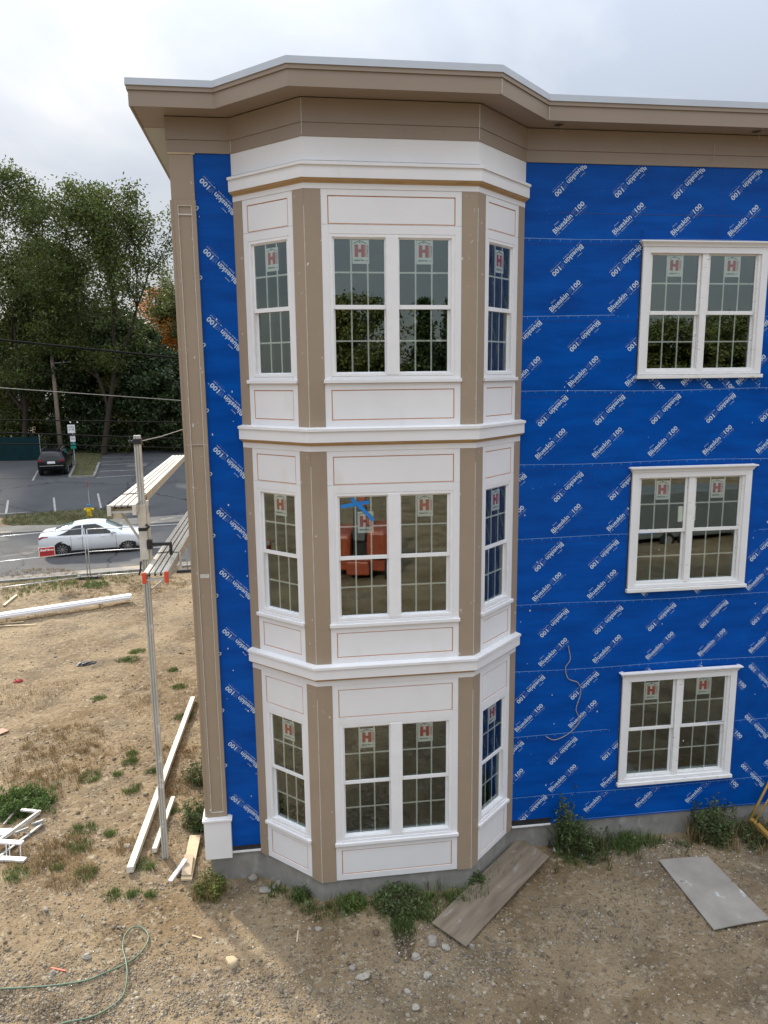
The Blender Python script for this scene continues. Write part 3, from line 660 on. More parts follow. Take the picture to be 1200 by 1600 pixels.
    # corner boards
for k in range(3):
    z0, z1 = ZB[k]-(0.0 if k < 2 else .012), ZT[k]
    for (f1_, s0, s1, f2_, t0, t1, cx) in ((FL, 0, .168, None, 0, 0, None), (FL, 1.092, SL, FF, 0, .213, (XA, -DD)), (FF, XB-XA-.213, XB-XA, FR, 0, SL-1.092, (XB, -DD)), (FR, SL-.168, SL, None, 0, 0, None)):
        m_ = MB(); f1_.box(m_, s0, s1, z0, z1, -.024, .004)
        if f2_: f2_.box(m_, t0, t1, z0, z1, -.024, .0045)
        if cx: m_.tube([(cx[0], cx[1]-.004, z0+.01), (cx[0], cx[1]-.004, z1-.2)], .0045, 6, 1)
        bb(m_, 'corner_board', [m_tansplat, m_caulk])
# --- cornices
for k, zb in enumerate(CB):
    m_ = MB(); sweep(m_, [(XL-.03, .03)]+BAYP+[(XR+.03, .03)] if False else BAYP, [(0, zb), (.076, zb), (.076, zb+.148), (.098, zb+.148), (.098, zb+.182), (0, zb+.20 if k else zb+.215)])
    sweep(m_, BAYP, [(-.02, ZT[k]+.001), (.006, ZT[k]+.001), (.006, zb-.052), (-.02, zb-.052)])
    cn = bb(m_, 'cornice', m_white)
    m_ = MB(); sweep(m_, BAYP, [(-.02, zb-.051), (.008, zb-.051), (.022, zb-.03), (.05, zb-.022), (.062, zb-.001), (-.02, zb-.001)])
    bb(m_, 'cornice_molding', m_rawwood, cn)
# --- frieze, soffit, fascia, roof
m_ = MB(); sweep(m_, BAYP, [(-.02, 10.365), (.010, 10.365), (.010, 10.64), (-.02, 10.64)]); bb(m_, 'white_frieze', m_white)
FRP = [(XC, YE), (XC, 0)]+BAYP+[(XE, 0)]
m_ = MB(); sweep(m_, FRP, [(-.02, 10.642), (.020, 10.642), (.020, 10.80), (-.02, 10.80)]); sweep(m_, FRP, [(-.02, 10.803), (.032, 10.803), (.032, 11.082), (-.02, 11.082)])
for (x, y) in ((XA, -DD), (XB, -DD), (XL, 0)): m_.tube([(x, y-.028, 10.66), (x, y-.036, 11.07)], .005, 5, 1)
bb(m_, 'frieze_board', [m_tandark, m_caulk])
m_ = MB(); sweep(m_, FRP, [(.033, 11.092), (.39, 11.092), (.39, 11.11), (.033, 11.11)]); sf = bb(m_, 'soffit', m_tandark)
m_ = MB(); m_.box(XC-.385, XC-.04, .5, YE, 11.088, 11.0915); bb(m_, 'soffit_panel', m_soffit, sf); sf.children[0].matrix_parent_inverse = Matrix.Identity(4)
m_ = MB(); sweep(m_, ROOFP, [(.385, 11.077), (.41, 11.077), (.41, 11.262), (.385, 11.262)]); sweep(m_, ROOFP, [(.385, 11.264), (.428, 11.264), (.428, 11.325), (.385, 11.325)])
for (x, y, dy) in ((XB+.175, -DD-.41, 0), (XR+.185, -.41, 0)): m_.tube([(x, y-.004, 11.09), (x, y-.004, 11.25)], .005, 5, 1)
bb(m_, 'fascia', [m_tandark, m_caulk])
m_ = MB(); sweep(m_, ROOFP, [(.30, 11.327), (.442, 11.315), (.438, 11.398), (.30, 11.41)]); bb(m_, 'roof_flashing', m_flash)
m_ = MB(); m_.prism([(XC-.3, YE), (XC-.3, -.3), (XL-.1, -.3), (XA-.15, -DD-.3), (XB+.15, -DD-.3), (XR+.1, -.3), (XE, -.3), (XE, YE)], 11.12, 11.32); bb(m_, 'roof', m_flash)
for (x, y) in ((6.00, -.21), (8.96, -.21)):
    m_ = MB(); m_.lathe([(.085, 11.084), (.085, 11.0915), (.07, 11.0915)], 20, (x, y, 0), mi=0); m_.lathe([(.062, 11.0825), (.062, 11.084)], 20, (x, y, 0), mi=1)
    m_.tube([(x+.03, y, 11.08), (x+.035, y-.01, 11.02), (x+.05, y-.01, 10.98)], .003, 5, 2)
    bb(m_, 'recessed_light', [m_tandark, m_dark, m_lumber])
m_ = MB(); m_.tube([(8.42, -.04, 10.98), (8.425, -.045, 10.72)], .004, 5); bb(m_, 'loose_wire', m_lumber)
# --- corner pilaster
m_ = MB()
WALL.box(m_, XC+.002, 1.003, 10.045, 10.625, .001, .022); WALL.box(m_, XC-.012, 1.03, 10.622, 10.64, .001, .035, 2)
WALL.box(m_, .722, 1.012, .965, 10.04, .001, .035)
for a, b in ((.722, .775), (.955, 1.012)): WALL.box(m_, a, b, .965, 10.04, .035, .052)
WALL.box(m_, .775, .955, 9.965, 10.04, .035, .052); WALL.box(m_, .775, .955, 9.845, 9.865, .035, .050, 1); WALL.box(m_, .775, .955, .965, 1.055, .035, .052)
for a, b, c, d in ((.773, .781, 1.05, 9.97), (.949, .957, 1.05, 9.97), (.781, .949, 9.962, 9.97), (.781, .949, 1.05, 1.058)): WALL.box(m_, a, b, c, d, .035, .0535, 1)
for zz in (6.75,): WALL.box(m_, .70, 1.013, zz, zz+.004, .03, .0528, 1)
WALL.box(m_, .80, .93, 4.80, 4.86, .03, .0365, 1)
m_.box(.672, .7215, -.03, .6, .965, 10.04)
pl = bb(m_, 'corner_pilaster', [m_tansplat, m_caulk, m_lumber], bevel=.002)
m_ = MB(); m_.box(.655, 1.065, -.105, .3, .29, .925); m_.box(.635, 1.085, -.125, .32, .925, .96); m_.box(.66, 1.06, -.1, .3, .96, .975)
bb(m_, 'pilaster_base', m_white, bevel=.004)
# window group labels differ through what surrounds them: left unlabelled as ordinary parts
# --- loose cords on the facade (things that hang on it)
def curve_pts(P, n=8):
    P = [Vector(p) for p in P]; o = []
    for i in range(len(P)-1):
        p0, p1, p2, p3 = P[max(i-1, 0)], P[i], P[i+1], P[min(i+2, len(P)-1)]
        for k in range(n):
            t = k/n; o.append(.5*((2*p1)+(-p0+p2)*t+(2*p0-5*p1+4*p2-p3)*t*t+(-p0+3*p1-3*p2+p3)*t**3))
    return o+[P[-1]]
def onwall(x, y, n=-.02): r = ray(x, y); t = (n-CAM[1])/r[1]; return Vector(CAM+r*t)
m_cord = mat('grey_cord', (.33, .31, .30), (.25, .23, .22), 8, .7)
mb = MB(); mb.tube(curve_pts([onwall(887+(x-260)/3*.98, 980+y/3) for x, y in ((262, 88), (272, 150), (250, 190), (262, 240), (310, 262), (322, 310), (300, 385), (318, 440), (262, 500), (200, 528), (165, 518), (158, 512))]), .008, 6)
tag(mb.build('loose_cord', m_cord, smooth=True), 'thin grey brown cord dangling loosely in curves on the blue wrapped wall beside the bay', 'cord')
m_yel = mat('yellow_cord', (.62, .52, .06), (.55, .44, .05), 8, .6)
def onx(x, y, X_=.62): r = ray(x, y); t = (X_-CAM[0])/r[0]; return Vector(CAM+r*t)
mb = MB(); pts = [(300, 706), (301, 800), (303, 900), (307, 1000), (312, 1100), (317, 1180), (320, 1235), (326, 1250)]
mb.tube(curve_pts([Vector((.66, .12+.01*i, float(onwall(x, y, .12)[2]))) if False else onwall(x, y, .10) for i, (x, y) in enumerate(pts)]), .007, 6)
tag(mb.build('yellow_string', m_yel, smooth=True), 'thin yellow cord hanging down the outer edge of the tan corner pilaster', 'cord')
# ================================================================== PUMP JACK SCAFFOLD
pj = thing('scaffold_pole', 'tall square aluminium pump jack pole standing on the dirt left of the building', 'scaffold pole', (-.09, .72, -.18))
px_, py_ = -.09, .72
def o0(mb, name, m, par, **k):
    o = mb.build(name, m, **k); o.parent = par; o.location = -Vector(par.location); return o
mb = MB(); mb.box(px_-.048, px_+.048, py_-.03, py_+.03, -.18, 6.85); mb.box(px_-.048, px_-.026, py_-.052, py_-.03, -.18, 6.85); mb.box(px_+.026, px_+.048, py_-.052, py_-.03, -.18, 6.85); mb.box(px_-.012, px_+.012, py_-.046, py_-.03, -.18, 6.85)
o0(mb, 'pole', m_alu, pj, bevel=.003)
mb = MB(); mb.box(px_-.06, px_+.06, py_-.07, py_+.06, 6.72, 6.80); mb.tube([(px_-.05, py_, 6.76), (px_-.13, py_, 6.76)], .02, 8); mb.tube([(px_-.11, py_, 6.70), (px_-.11, py_, 6.83)], .012, 6)
o0(mb, 'wall_bracket', m_dark, pj)
mb = MB(); mb.tube([(px_+.04, py_, 6.76), (.2, 1.0, 6.80), (.69, 1.6, 6.93)], .006, 6); o0(mb, 'brace', m_alu, pj)
jk = thing('pump_jack', 'pump jack carriage with brackets and black crank clamped on the scaffold pole', 'scaffold jack', (px_, py_, 4.9))
mb = MB(); mb.box(px_-.062, px_+.062, py_-.068, py_+.06, 4.95, 5.80); mb.box(px_+.064, px_+.10, py_-.03, py_+.03, 4.88, 5.86)
o0(mb, 'carriage', m_whitewash, jk, bevel=.004)
mb = MB(); mb.box(-.52, px_-.06, py_-.03, py_+.03, 5.68, 5.75); mb.box(px_-.06, px_+.1, py_-.04, py_+.04, 5.68, 5.78); mb.bar((-.50, py_, 5.70), (-.50, py_, 5.85), .03, .03); mb.bar((px_-.06, py_, 5.25), (-.40, py_, 5.69), .03, .03)
o0(mb, 'work_bench_arm', m_alu, jk)
mb = MB(); mb.box(px_+.05, .45, py_-.035, py_+.035, 4.78, 4.83); mb.bar((px_+.05, py_, 4.45), (.40, py_, 4.78), .03, .03); mb.bar((.43, py_, 4.8), (.43, py_, 5.02), .03, .03)
o0(mb, 'platform_arm', m_alu, jk)
mb = MB(); mb.box(px_+.07, px_+.42, py_-.11, py_-.065, 5.17, 5.215); mb.box(px_+.38, px_+.425, py_-.11, py_-.065, 5.02, 5.17); mb.box(px_+.05, px_+.13, py_-.10, py_-.03, 5.12, 5.26); o0(mb, 'crank', m_dark, jk)
mb = MB(); mb.tube([(px_-.06, py_-.07, 4.93), (px_-.07, py_-.08, 4.80), (px_-.10, py_-.08, 4.72)], .016, 6);
o0(mb, 'hook', m_dark, jk)
mb = MB(); mb.box(px_-.066, px_+.066, py_-.074, py_-.066, 5.40, 5.45); mb.tube([(px_+.05, py_-.08, 5.42), (px_+.1, py_-.08, 5.47), (px_+.05, py_-.08, 5.50)], .02, 8); o0(mb, 'latch', m_dark, jk)
def plank(name, label, A, Bp, w, cap):
    A, Bp = Vector(A), Vector(Bp); d = (Bp-A).normalized(); sd_ = d.cross(Vector((0, 0, 1))).normalized(); u = sd_.cross(d)
    t = thing(name, label, 'scaffold plank', A); L_ = (Bp-A).length
    mb = MB(); nsl = 4; sw = w/nsl
    for i in range(nsl):
        o = A+sd_*(sw*i+.006)
        def P(a, b, c): return o+sd_*a+d*b+u*c-A
        mb.hexa([P(0, 0, -.022), P(sw-.022, 0, -.022), P(sw-.022, L_, -.022), P(0, L_, -.022), P(0, 0, 0), P(sw-.022, 0, 0), P(sw-.022, L_, 0), P(0, L_, 0)])
        if i < nsl-1: mb.hexa([P(sw-.022, 0, -.05), P(sw, 0, -.05), P(sw, L_, -.05), P(sw-.022, L_, -.05), P(sw-.022, 0, -.018), P(sw, 0, -.018), P(sw, L_, -.018), P(sw-.022, L_, -.018)], 1)
    o = mb.build('deck', [m_plank, m_dark]); o.parent = t
    mb = MB()
    for s_ in (-.012, w-.014): 
        def P(a, b, c): return sd_*a+d*b+u*c
        mb.hexa([P(s_, 0, -.14), P(s_+.02, 0, -.14), P(s_+.02, L_, -.14), P(s_, L_, -.14), P(s_, 0, -.004), P(s_+.02, 0, -.004), P(s_+.02, L_, -.004), P(s_, L_, -.004)])
    def P(a, b, c): return sd_*a+d*b+u*c
    for b_ in [.01]+list(np.arange(.6, L_, .6)): mb.hexa([P(.01, b_, -.12), P(w-.02, b_, -.12), P(w-.02, b_+.03, -.12), P(.01, b_+.03, -.12), P(.01, b_, -.09), P(w-.02, b_, -.09), P(w-.02, b_+.03, -.09), P(.01, b_+.03, -.09)])
    o = mb.build('side_rail', m_alu); o.parent = t
    for s_ in (-.022, w-.036):
        mb = MB(); mb.hexa([P(s_, -.02, -.155), P(s_+.055, -.02, -.155), P(s_+.055, .03, -.155), P(s_, .03, -.155), P(s_, -.02, .006), P(s_+.055, -.02, .006), P(s_+.055, .03, .006), P(s_, .03, .006)])
        o = mb.build('end_cap', m_orange if cap else m_whitewash, bevel=.005); o.parent = t
    mb = MB()
    for b_ in (1.35,): mb.tube([P(-.03, b_, -.1), P(-.02, b_, .012), P(w/2, b_+.05, .012), P(w+.005, b_, .012), P(w+.015, b_+.02, -.14)], .008, 6)
    o = mb.build('safety_chain', m_dark); o.parent = t
    return t
plank('scaffold_plank', 'lower aluminium plank with orange end caps, resting between pole and building', (.045, -.27, 4.975), (-.02, 6.6, 4.80), .32, True)
plank('scaffold_plank', 'upper slatted aluminium plank on the outer arm, left of the scaffold pole', tuple(D(169.4, 790, 11.1)), tuple(D(269.5, 711.4, 22.3)), .365, False)
# ================================================================== GROUND OBJECTS
def boardpt(name, label, cat, a, b, w, h, m, lift=0., grp=None, lift2=None):
    A, Bp = (G(*a) if not isinstance(a, Vector) else a), (G(*b) if not isinstance(b, Vector) else b); lift2 = lift if lift2 is None else lift2
    A.z = gnd(A.x, A.y)+h/2+lift; Bp.z = gnd(Bp.x, Bp.y)+h/2+lift2
    t = MB(); c = (A+Bp)/2; t.bar(A-c, Bp-c, w, h); o = t.build(name, m, bevel=.003, loc=c); return tag(o, label, cat, grp)
boardpt('timber_beam', 'long white washed beam lying on the dirt across the foot of the scaffold pole', 'beam', (204, 1368), (302, 1097), .105, .10, m_whitewash, .03)
boardpt('timber_beam', 'short pale beam end lying just right of the scaffold pole foot', 'beam', (242, 1338), (271, 1250), .075, .08, m_whitewash, .03)
def flatsheet(name, label, cat, pts, th, m, lifts, bev=.002):
    P = [Vector((p.x, p.y, gnd(p.x, p.y)+l)) for p, l in zip([G(*q) for q in pts], lifts)]; c = sum(P, Vector())/len(P)
    # fit a plane so the sheet stays flat
    n = (P[2]-P[0]).cross(P[3]-P[1]).normalized()
    if n.z < 0: n = -n
    P = [p-n*(p-c).dot(n) for p in P]
    ax = (P[1]-P[0]).normalized(); ay = n.cross(ax); L2 = [(p-c).dot(ax) for p in P]; W2 = [(p-c).dot(ay) for p in P]
    t = MB(); nn = 12; vs = []
    corners = [(L2[i], W2[i]) for i in range(4)]
    for layer in (-th, 0):
        for i in range(nn+1):
            for j in range(5):
                u, v = i/nn, j/4; x = (corners[0][0]*(1-u)+corners[1][0]*u)*(1-v)+(corners[3][0]*(1-u)+corners[2][0]*u)*v; y = (corners[0][1]*(1-u)+corners[1][1]*u)*(1-v)+(corners[3][1]*(1-u)+corners[2][1]*u)*v
                vs.append((x, y, layer+.012*math.sin(u*3.1)*(1 if bev < .01 else 0)))
    K = (nn+1)*5; I2 = lambda i, j, l: l*K+i*5+j; fs = []
    for i in range(nn):
        for j in range(4): fs += [(I2(i, j, 1), I2(i+1, j, 1), I2(i+1, j+1, 1), I2(i, j+1, 1)), (I2(i, j, 0), I2(i, j+1, 0), I2(i+1, j+1, 0), I2(i+1, j, 0))]
        fs += [(I2(i, 0, 0), I2(i+1, 0, 0), I2(i+1, 0, 1), I2(i, 0, 1)), (I2(i, 4, 0), I2(i, 4, 1), I2(i+1, 4, 1), I2(i+1, 4, 0))]
    for j in range(4): fs += [(I2(0, j, 0), I2(0, j, 1), I2(0, j+1, 1), I2(0, j+1, 0)), (I2(nn, j, 0), I2(nn, j+1, 0), I2(nn, j+1, 1), I2(nn, j, 1))]
    t.add(vs, fs); o = t.build(name, m); o.matrix_world = Matrix(((ax.x, ay.x, n.x, c.x), (ax.y, ay.y, n.y, c.y), (ax.z, ay.z, n.z, c.z), (0, 0, 0, 1)))
    return tag(o, label, cat)
flatsheet('plywood_sheet', 'weathered grey brown plywood sheet lying beside the bay at right', 'plywood sheet', [(675, 1445), (812, 1322), (858, 1347), (728, 1484)], .018, m_ply, [.08, .12, .11, .05])
flatsheet('cement_board', 'pale grey sheet of cement board lying flat on the dirt at far right', 'board', [(1029, 1350), (1106, 1343), (1203, 1441), (1115, 1459)], .014, m_cem, [.05, .05, .05, .05])
flatsheet('board_offcut', 'pale wide board offcut lying by the white pilaster base, lower left', 'board', [(283, 1378), (297, 1311), (314, 1311), (300, 1378)], .03, m_lumber, [.05, .05, .05, .05])
flatsheet('board_offcut', 'small stacked tan board on top of the pale wide offcut', 'board', [(284, 1374), (289, 1344), (303, 1345), (299, 1374)], .03, mat('tan_offcut', (.45, .37, .27), (.38, .30, .2), 4, .7), [.09, .09, .09, .09])
boardpt('trim_offcut', 'short narrow white trim piece leaning across the board offcuts', 'board', (266, 1380), (291, 1355), .07, .03, m_white, .03, lift2=.12)
# long white siding bundle at far left
wbt = thing('siding_bundle', 'long white metal gutter bundle lying on the dirt near the road', 'metal trim')
A_, B_ = G(204, 941), G(-60, 984); A_.z += .2; B_.z += .25
mb = MB(); d = (B_-A_).normalized(); sd_ = d.cross(Vector((0, 0, 1))).normalized(); u = sd_.cross(d)
for q, (ww, hh, off, up) in enumerate(((.20, .09, -.11, 0), (.20, .09, .11, 0), (.28, .05, .0, .07))):
    c1, c2 = A_+sd_*off+u*up-d*.02*q, B_+sd_*off+u*up; mb.bar(c1, c2, ww, hh)
o = mb.build('gutter', m_white, wbt, bevel=.01)
mb = MB(); mb.bar(A_+d*1-Vector((0, 0, .12)), A_+d*1.1-Vector((0, 0, .12)), .5, .12); mb.bar(A_+d*4-Vector((0, 0, .14)), A_+d*4.1-Vector((0, 0, .14)), .5, .14)
mb.build('bearer', m_lumber, wbt)
boardpt('timber_strip', 'short yellowish timber strip near the fence at far left edge', 'board', (6, 948), (26, 932), .09, .05, m_lumber, .02)
boardpt('timber_strip', 'thin pale lath below the white gutter bundle, upper one', 'board', (-10, 977), (37, 973.5), .05, .03, m_lumber, .02)
boardpt('timber_strip', 'thin pale lath below the white gutter bundle, lower and longer one', 'board', (-10, 981), (58, 978), .05, .03, m_lumber, .02)
boardpt('timber_strip', 'reddish board corner poking in at the left edge of the dirt lot', 'board', (-14, 1152), (9, 1142), .25, .02, mat('pink_board', (.5, .33, .25), (.4, .25, .18), 4, .8), .02)
# scrap frames at far left
sf_ = thing('scrap_window_frame', 'broken white window frame dumped on the grass at the left edge', 'scrap frame')
m_scrap = mat('scrap_white', (.72, .71, .67), (.45, .44, .4), 9, .5)
def gp(x, y, l): p = G(x, y); p.z = gnd(p.x, p.y)+l; return p
mb = MB()
for dz in (.0, .035): mb.bar(gp(-14, 1336, .10+dz), gp(62, 1281, .16+dz), .06-.6*dz, .03)
mb.bar(gp(64, 1280, .17), gp(34, 1275, .16), .06, .035); mb.build('frame', m_scrap, sf_, bevel=.004)
mb = MB(); mb.bar(gp(-10, 1352, .03), gp(66, 1293, .07), .05, .03); mb.bar(gp(50, 1296, .09), gp(68, 1290, .10), .04, .05); mb.bar(gp(24, 1312, .1), gp(46, 1304, .1), .03, .04); mb.build('lower_rail', mat('grey_scrap', (.4, .42, .41), (.25, .27, .26), 12, .5), sf_, bevel=.004)
sf2 = thing('scrap_gutter', 'pair of short white channel pieces on thin pegs at the lower left edge', 'scrap trim')
mb = MB(); mb.bar(gp(-20, 1327, .13), gp(37, 1332, .15), .10, .03); mb.build('upper_channel', m_white, sf2, bevel=.004)
mb = MB(); mb.bar(gp(-20, 1344, .02), gp(40, 1349, .04), .10, .04); mb.build('lower_channel', m_white, sf2, bevel=.004)
mb = MB()
for x in (11, 16, 33): mb.tube([gp(x, 1345, .02), gp(x, 1333, .14)], .008, 6)
mb.build('peg', m_scrap, sf2)
mb = MB(); p = gp(8, 1305, .03); mb.bar(p+Vector((-.25, 0, 0)), p+Vector((.12, -.1, .03)), .22, .10); tag(mb.build('plastic_jug', mat('pale_blue_plastic', (.4, .46, .5), (.6, .6, .6), 14, .4), bevel=.03), 'crushed pale blue plastic container with orange tip by the scrap frame', 'container')
mb = MB(); p = gp(14, 1304, .05); mb.bar(p, p+Vector((.06, -.05, .0)), .08, .05)
o = mb.build('cap', m_orange, bevel=.01); o.parent = bpy.data.objects['plastic_jug']
mb = MB(); mb.bar(gp(6, 1294, .05), gp(26, 1272, .12), .03, .03); tag(mb.build('grey_stick', m_cord), 'grey stick poking out of the green weeds at the left edge', 'stick')
# rags and small debris
def lump(name, label, cat, x, y, r, h, m, seed=0, flat=1., group=None, sink=.3):
    c = G(x, y); c.z = gnd(c.x, c.y)-.25*h; bm = bmesh.new(); bmesh.ops.create_icosphere(bm, subdivisions=3, radius=1); rr = random.Random(seed)
    ph = [rr.uniform(0, 6) for _ in range(6)]; st = rr.uniform(.75, 1.2)
    for v in bm.verts:
        p = v.co; k = 1+.16*math.sin(3*p.x+ph[0])+.13*math.sin(4*p.y+ph[1])+.10*math.sin(5*p.z+ph[2])+flat*.05*math.sin(9*p.x+7*p.y+ph[3])
        v.co = Vector((p.x*r*k*st, p.y*r*k/st, p.z*h*k+h*(1-sink)))
    me = bpy.data.meshes.new(name); bm.to_mesh(me); bm.free(); me.materials.append(m); me.polygons.foreach_set('use_smooth', [flat < 2]*len(me.polygons))
    o = bpy.data.objects.new(name, me); o.location = c; o.rotation_euler = (0, 0, rr.uniform(0, 6)); col.objects.link(o); return tag(o, label, cat, group)
lump('black_rag', 'crumpled black rag lying on the open dirt', 'rag', 134, 1038, .17, .05, m_dark, 3, 2.5)
lump('red_rag', 'small crumpled dark red scrap on the dirt at left', 'rag', 29, 1065, .12, .03, mat('red_cloth', (.3, .02, .03), (.18, .01, .02), 9, .8), 4, 2.5)
m_stone = mat('field_stone', (.34, .31, .27), (.22, .20, .175), 8, .9, .03, 30)
m_clod = mat('dirt_clod', (.24, .185, .12), (.15, .115, .075), 2, .95, island=.3)
m_stone2 = mat('tan_stone', (.52, .42, .28), (.42, .33, .21), 8, .9, .02, 30)
m_stone3 = mat('pale_rock', (.43, .40, .345), (.28, .26, .22), 9, .9, .03, 30)
ST_ = [(362, 1505, .105, .07, m_stone2, 'smooth tan oval boulder near the pole shadow on the dirt'), (676, 1471, .105, .06, m_stone, 'round grey stone at the lower left corner of the plywood sheet'),
 (697, 1481, .07, .05, m_stone3, 'pale rough chunk of rock just below the plywood corner'), (395, 1373, .085, .07, m_stone, 'rounded grey stone against the foundation left of the bay'),
 (415, 1391, .10, .06, m_stone, 'flat grey rock lying in front of the foundation corner'), (433, 1384, .09, .06, m_stone, 'brownish rock nearest the left bay foundation'),
 (567, 1530, .085, .05, m_stone3, 'pale angular rock in the gravel below the bay'), (667, 1525, .065, .05, m_stone3, 'pale slab shaped rock standing in the gravel right of centre'),
 (650, 1497, .07, .05, m_stone3, 'pale rock in the gravel pile just below the trench'), (637, 1552, .055, .04, m_stone3, 'small pale rock in the gravel under the slab shaped rock'),
 (649, 1577, .06, .04, m_stone3, 'small white rock near the bottom edge'), (136, 1497, .07, .05, m_stone3, 'lone pale grey rock left of the hose loop'),
 (83, 1525, .06, .04, m_stone, 'grey rock beside the orange splinter at lower left'), (551, 1517, .065, .045, m_stone, 'brown grey rock left of the pale angular one'),
 (497, 1456, .06, .04, m_stone, 'single grey stone in bare dirt below the bay front'), (198, 1324, .065, .05, m_stone3, 'pale rock on the dirt left of the long beam'),
 (72, 1425, .05, .035, m_stone, 'brown stone on the sunny dirt at left'), (736, 1478, .06, .04, m_stone, 'grey stone tucked under the plywood bottom corner'), (537, 1429, .055, .04, m_stone, 'grey stone under the weeds in front of the bay')]
for i, (x, y, r, h, m_, lb) in enumerate(ST_): lump('rock', lb, 'rock', x, y, r*.8, h*.8, m_, 20+i, 2.2 if m_ is m_stone3 else 1.)
lump('paper_scrap', 'crumpled white paper scrap in the dirt right of the plywood', 'litter', 912, 1336, .08, .03, mat('paper', (.7, .72, .74), (.5, .52, .55), 8, .8), 91, 3)
lump('paper_scrap', 'small torn pale paper scrap under the tall weeds', 'litter', 872, 1330, .08, .02, mat('paper_b', (.55, .52, .47), (.42, .4, .36), 8, .8), 92, 3)
boardpt('orange_splinter', 'thin orange splinter on the gravel near the hose', 'litter', (80, 1516), (103, 1522), .02, .012, m_orange, .01)
boardpt('wood_chip', 'short pale wood stick in shaded dirt below the bay', 'litter', (464, 1474), (466, 1457), .02, .012, m_lumber, .01)
boardpt('wood_chip', 'short pale wood stick on sunny dirt above the tan boulder', 'litter', (300, 1461), (315, 1466), .02, .012, m_lumber, .01)
# garden hose
m_hose = mat('green_hose', (.12, .19, .13), (.08, .14, .09), 10, .5)
hp = [(-40, 1551), (0, 1549), (70, 1545), (130, 1536), (165, 1524), (198, 1508), (220, 1490), (232, 1468), (225, 1454), (210, 1451), (196, 1463), (192, 1482), (197, 1506), (199, 1530), (192, 1556), (170, 1576), (140, 1590), (95, 1602), (50, 1625)]
P = []
for i, q in enumerate(hp): p = G(*q); p.z = gnd(p.x, p.y)+.022+(.025 if i in (12, 13) else 0); P.append(p)
mb = MB(); mb.tube([Vector((p.x, p.y, max(p.z, gnd(p.x, p.y)+.015))) for p in curve_pts(P, 8)], .011, 8)
tag(mb.build('garden_hose', m_hose, smooth=True), 'green garden hose curling in one loop on the gravel at lower left', 'hose')
# gravel
def rockmesh(seed):
    bm = bmesh.new(); bmesh.ops.create_icosphere(bm, subdivisions=1, radius=1); rr = random.Random(seed)
    for v in bm.verts: v.co = Vector((v.co.x*rr.uniform(.6, 1.3), v.co.y*rr.uniform(.6, 1.2), v.co.z*rr.uniform(.45, .8)))*rr.uniform(.8, 1.1)
    V = np.array([v.co[:] for v in bm.verts]); F_ = np.array([[v.index for v in f.verts] for f in bm.faces]); bm.free(); return V, F_
RM = [rockmesh(i) for i in range(8)]
m_grav = mat('gravel_stone', (.30, .26, .205), (.16, .135, .105), 3, .95, island=.45)
def scatter(name, n, fn, m, label, cat):
    Vs = []; Fs = []; o = 0; c = 0
    while c < n:
        q = fn()
        if q is None: continue
        x, y, s_ = q; V, F_ = RM[c % 8]; a = random.uniform(0, 6.28); ca, sa = math.cos(a), math.sin(a)
        W_ = V*s_; W_ = np.stack([W_[:, 0]*ca-W_[:, 1]*sa+x, W_[:, 0]*sa+W_[:, 1]*ca+y, W_[:, 2]+gnd(x, y)+s_*.15], -1)
        Vs.append(W_); Fs.append(F_+o); o += len(V); c += 1
    return tag(mesh_np(name, np.concatenate(Vs), np.concatenate(Fs), m), label, cat, kind='stuff')
def footprint(x, y, mg=.0): return (x > XC-mg and y > -.05-mg and x < XE) or (XL-.1 < x < XR+.1 and y > -DD-.05-mg and y > -(x-XL+.1+mg) and y > -(XR+.1+mg-x))
def gfn():
    x = random.uniform(-2.6, 8.5); y = random.uniform(-3.9, 2.2)
    dens = .12+.9*math.exp(-((y+2.45-.12*abs(x-2.5))/.55)**2)*(1 if x < 5 else .35)+(.35 if (x-8.3)**2+(y+.3)**2 < 1.4 else 0)
    dens *= (.35+1.3*max(0, float(vnoise(np.array(x), np.array(y), .6, 9))+.5))
    if footprint(x, y) or random.random() > dens: return None
    return x, y, min(.042, .0062*math.exp(abs(random.gauss(0, .60))))
scatter('gravel', 22000, gfn, m_grav, 'loose grey and brown gravel scattered over the dirt in front', 'gravel')
def gfn2():
    x = random.uniform(-9, .6); y = random.uniform(1, 20)
    if footprint(x, y) or random.random() > .35+max(0, float(vnoise(np.array(x), np.array(y), 1.2, 12))): return None
    return x, y, .010*math.exp(abs(random.gauss(0, .6)))
scatter('rubble', 3200, gfn2, m_grav, 'scattered small stones over the open dirt lot', 'stones')
def gfn4():
    x = random.uniform(-4.5, 8.8); y = random.uniform(-3.9, 6)
    if footprint(x, y) or random.random() > .25+1.3*max(0, float(vnoise(np.array(x), np.array(y), .8, 31))): return None
    return x, y, .008*math.exp(abs(random.gauss(0, .55)))
scatter('dirt_clods', 6500, gfn4, m_clod, 'small crumbly clods of dirt over the yard', 'dirt clods')
m_chip = mat('white_chip', (.62, .62, .60), (.5, .5, .48), 3, .9, island=.2)
def gfn3():
    if random.random() < .5: x = random.gauss(8.3, .8); y = random.gauss(-.1, .6)
    else: x = random.uniform(-2, 9.5); y = random.uniform(-3.6, 1.5)
    if footprint(x, y): return None
    return x, y, random.uniform(.006, .016)
scatter('plaster_chips', 420, gfn3, m_chip, 'tiny white plaster and trim chips strewn over the dirt', 'debris')
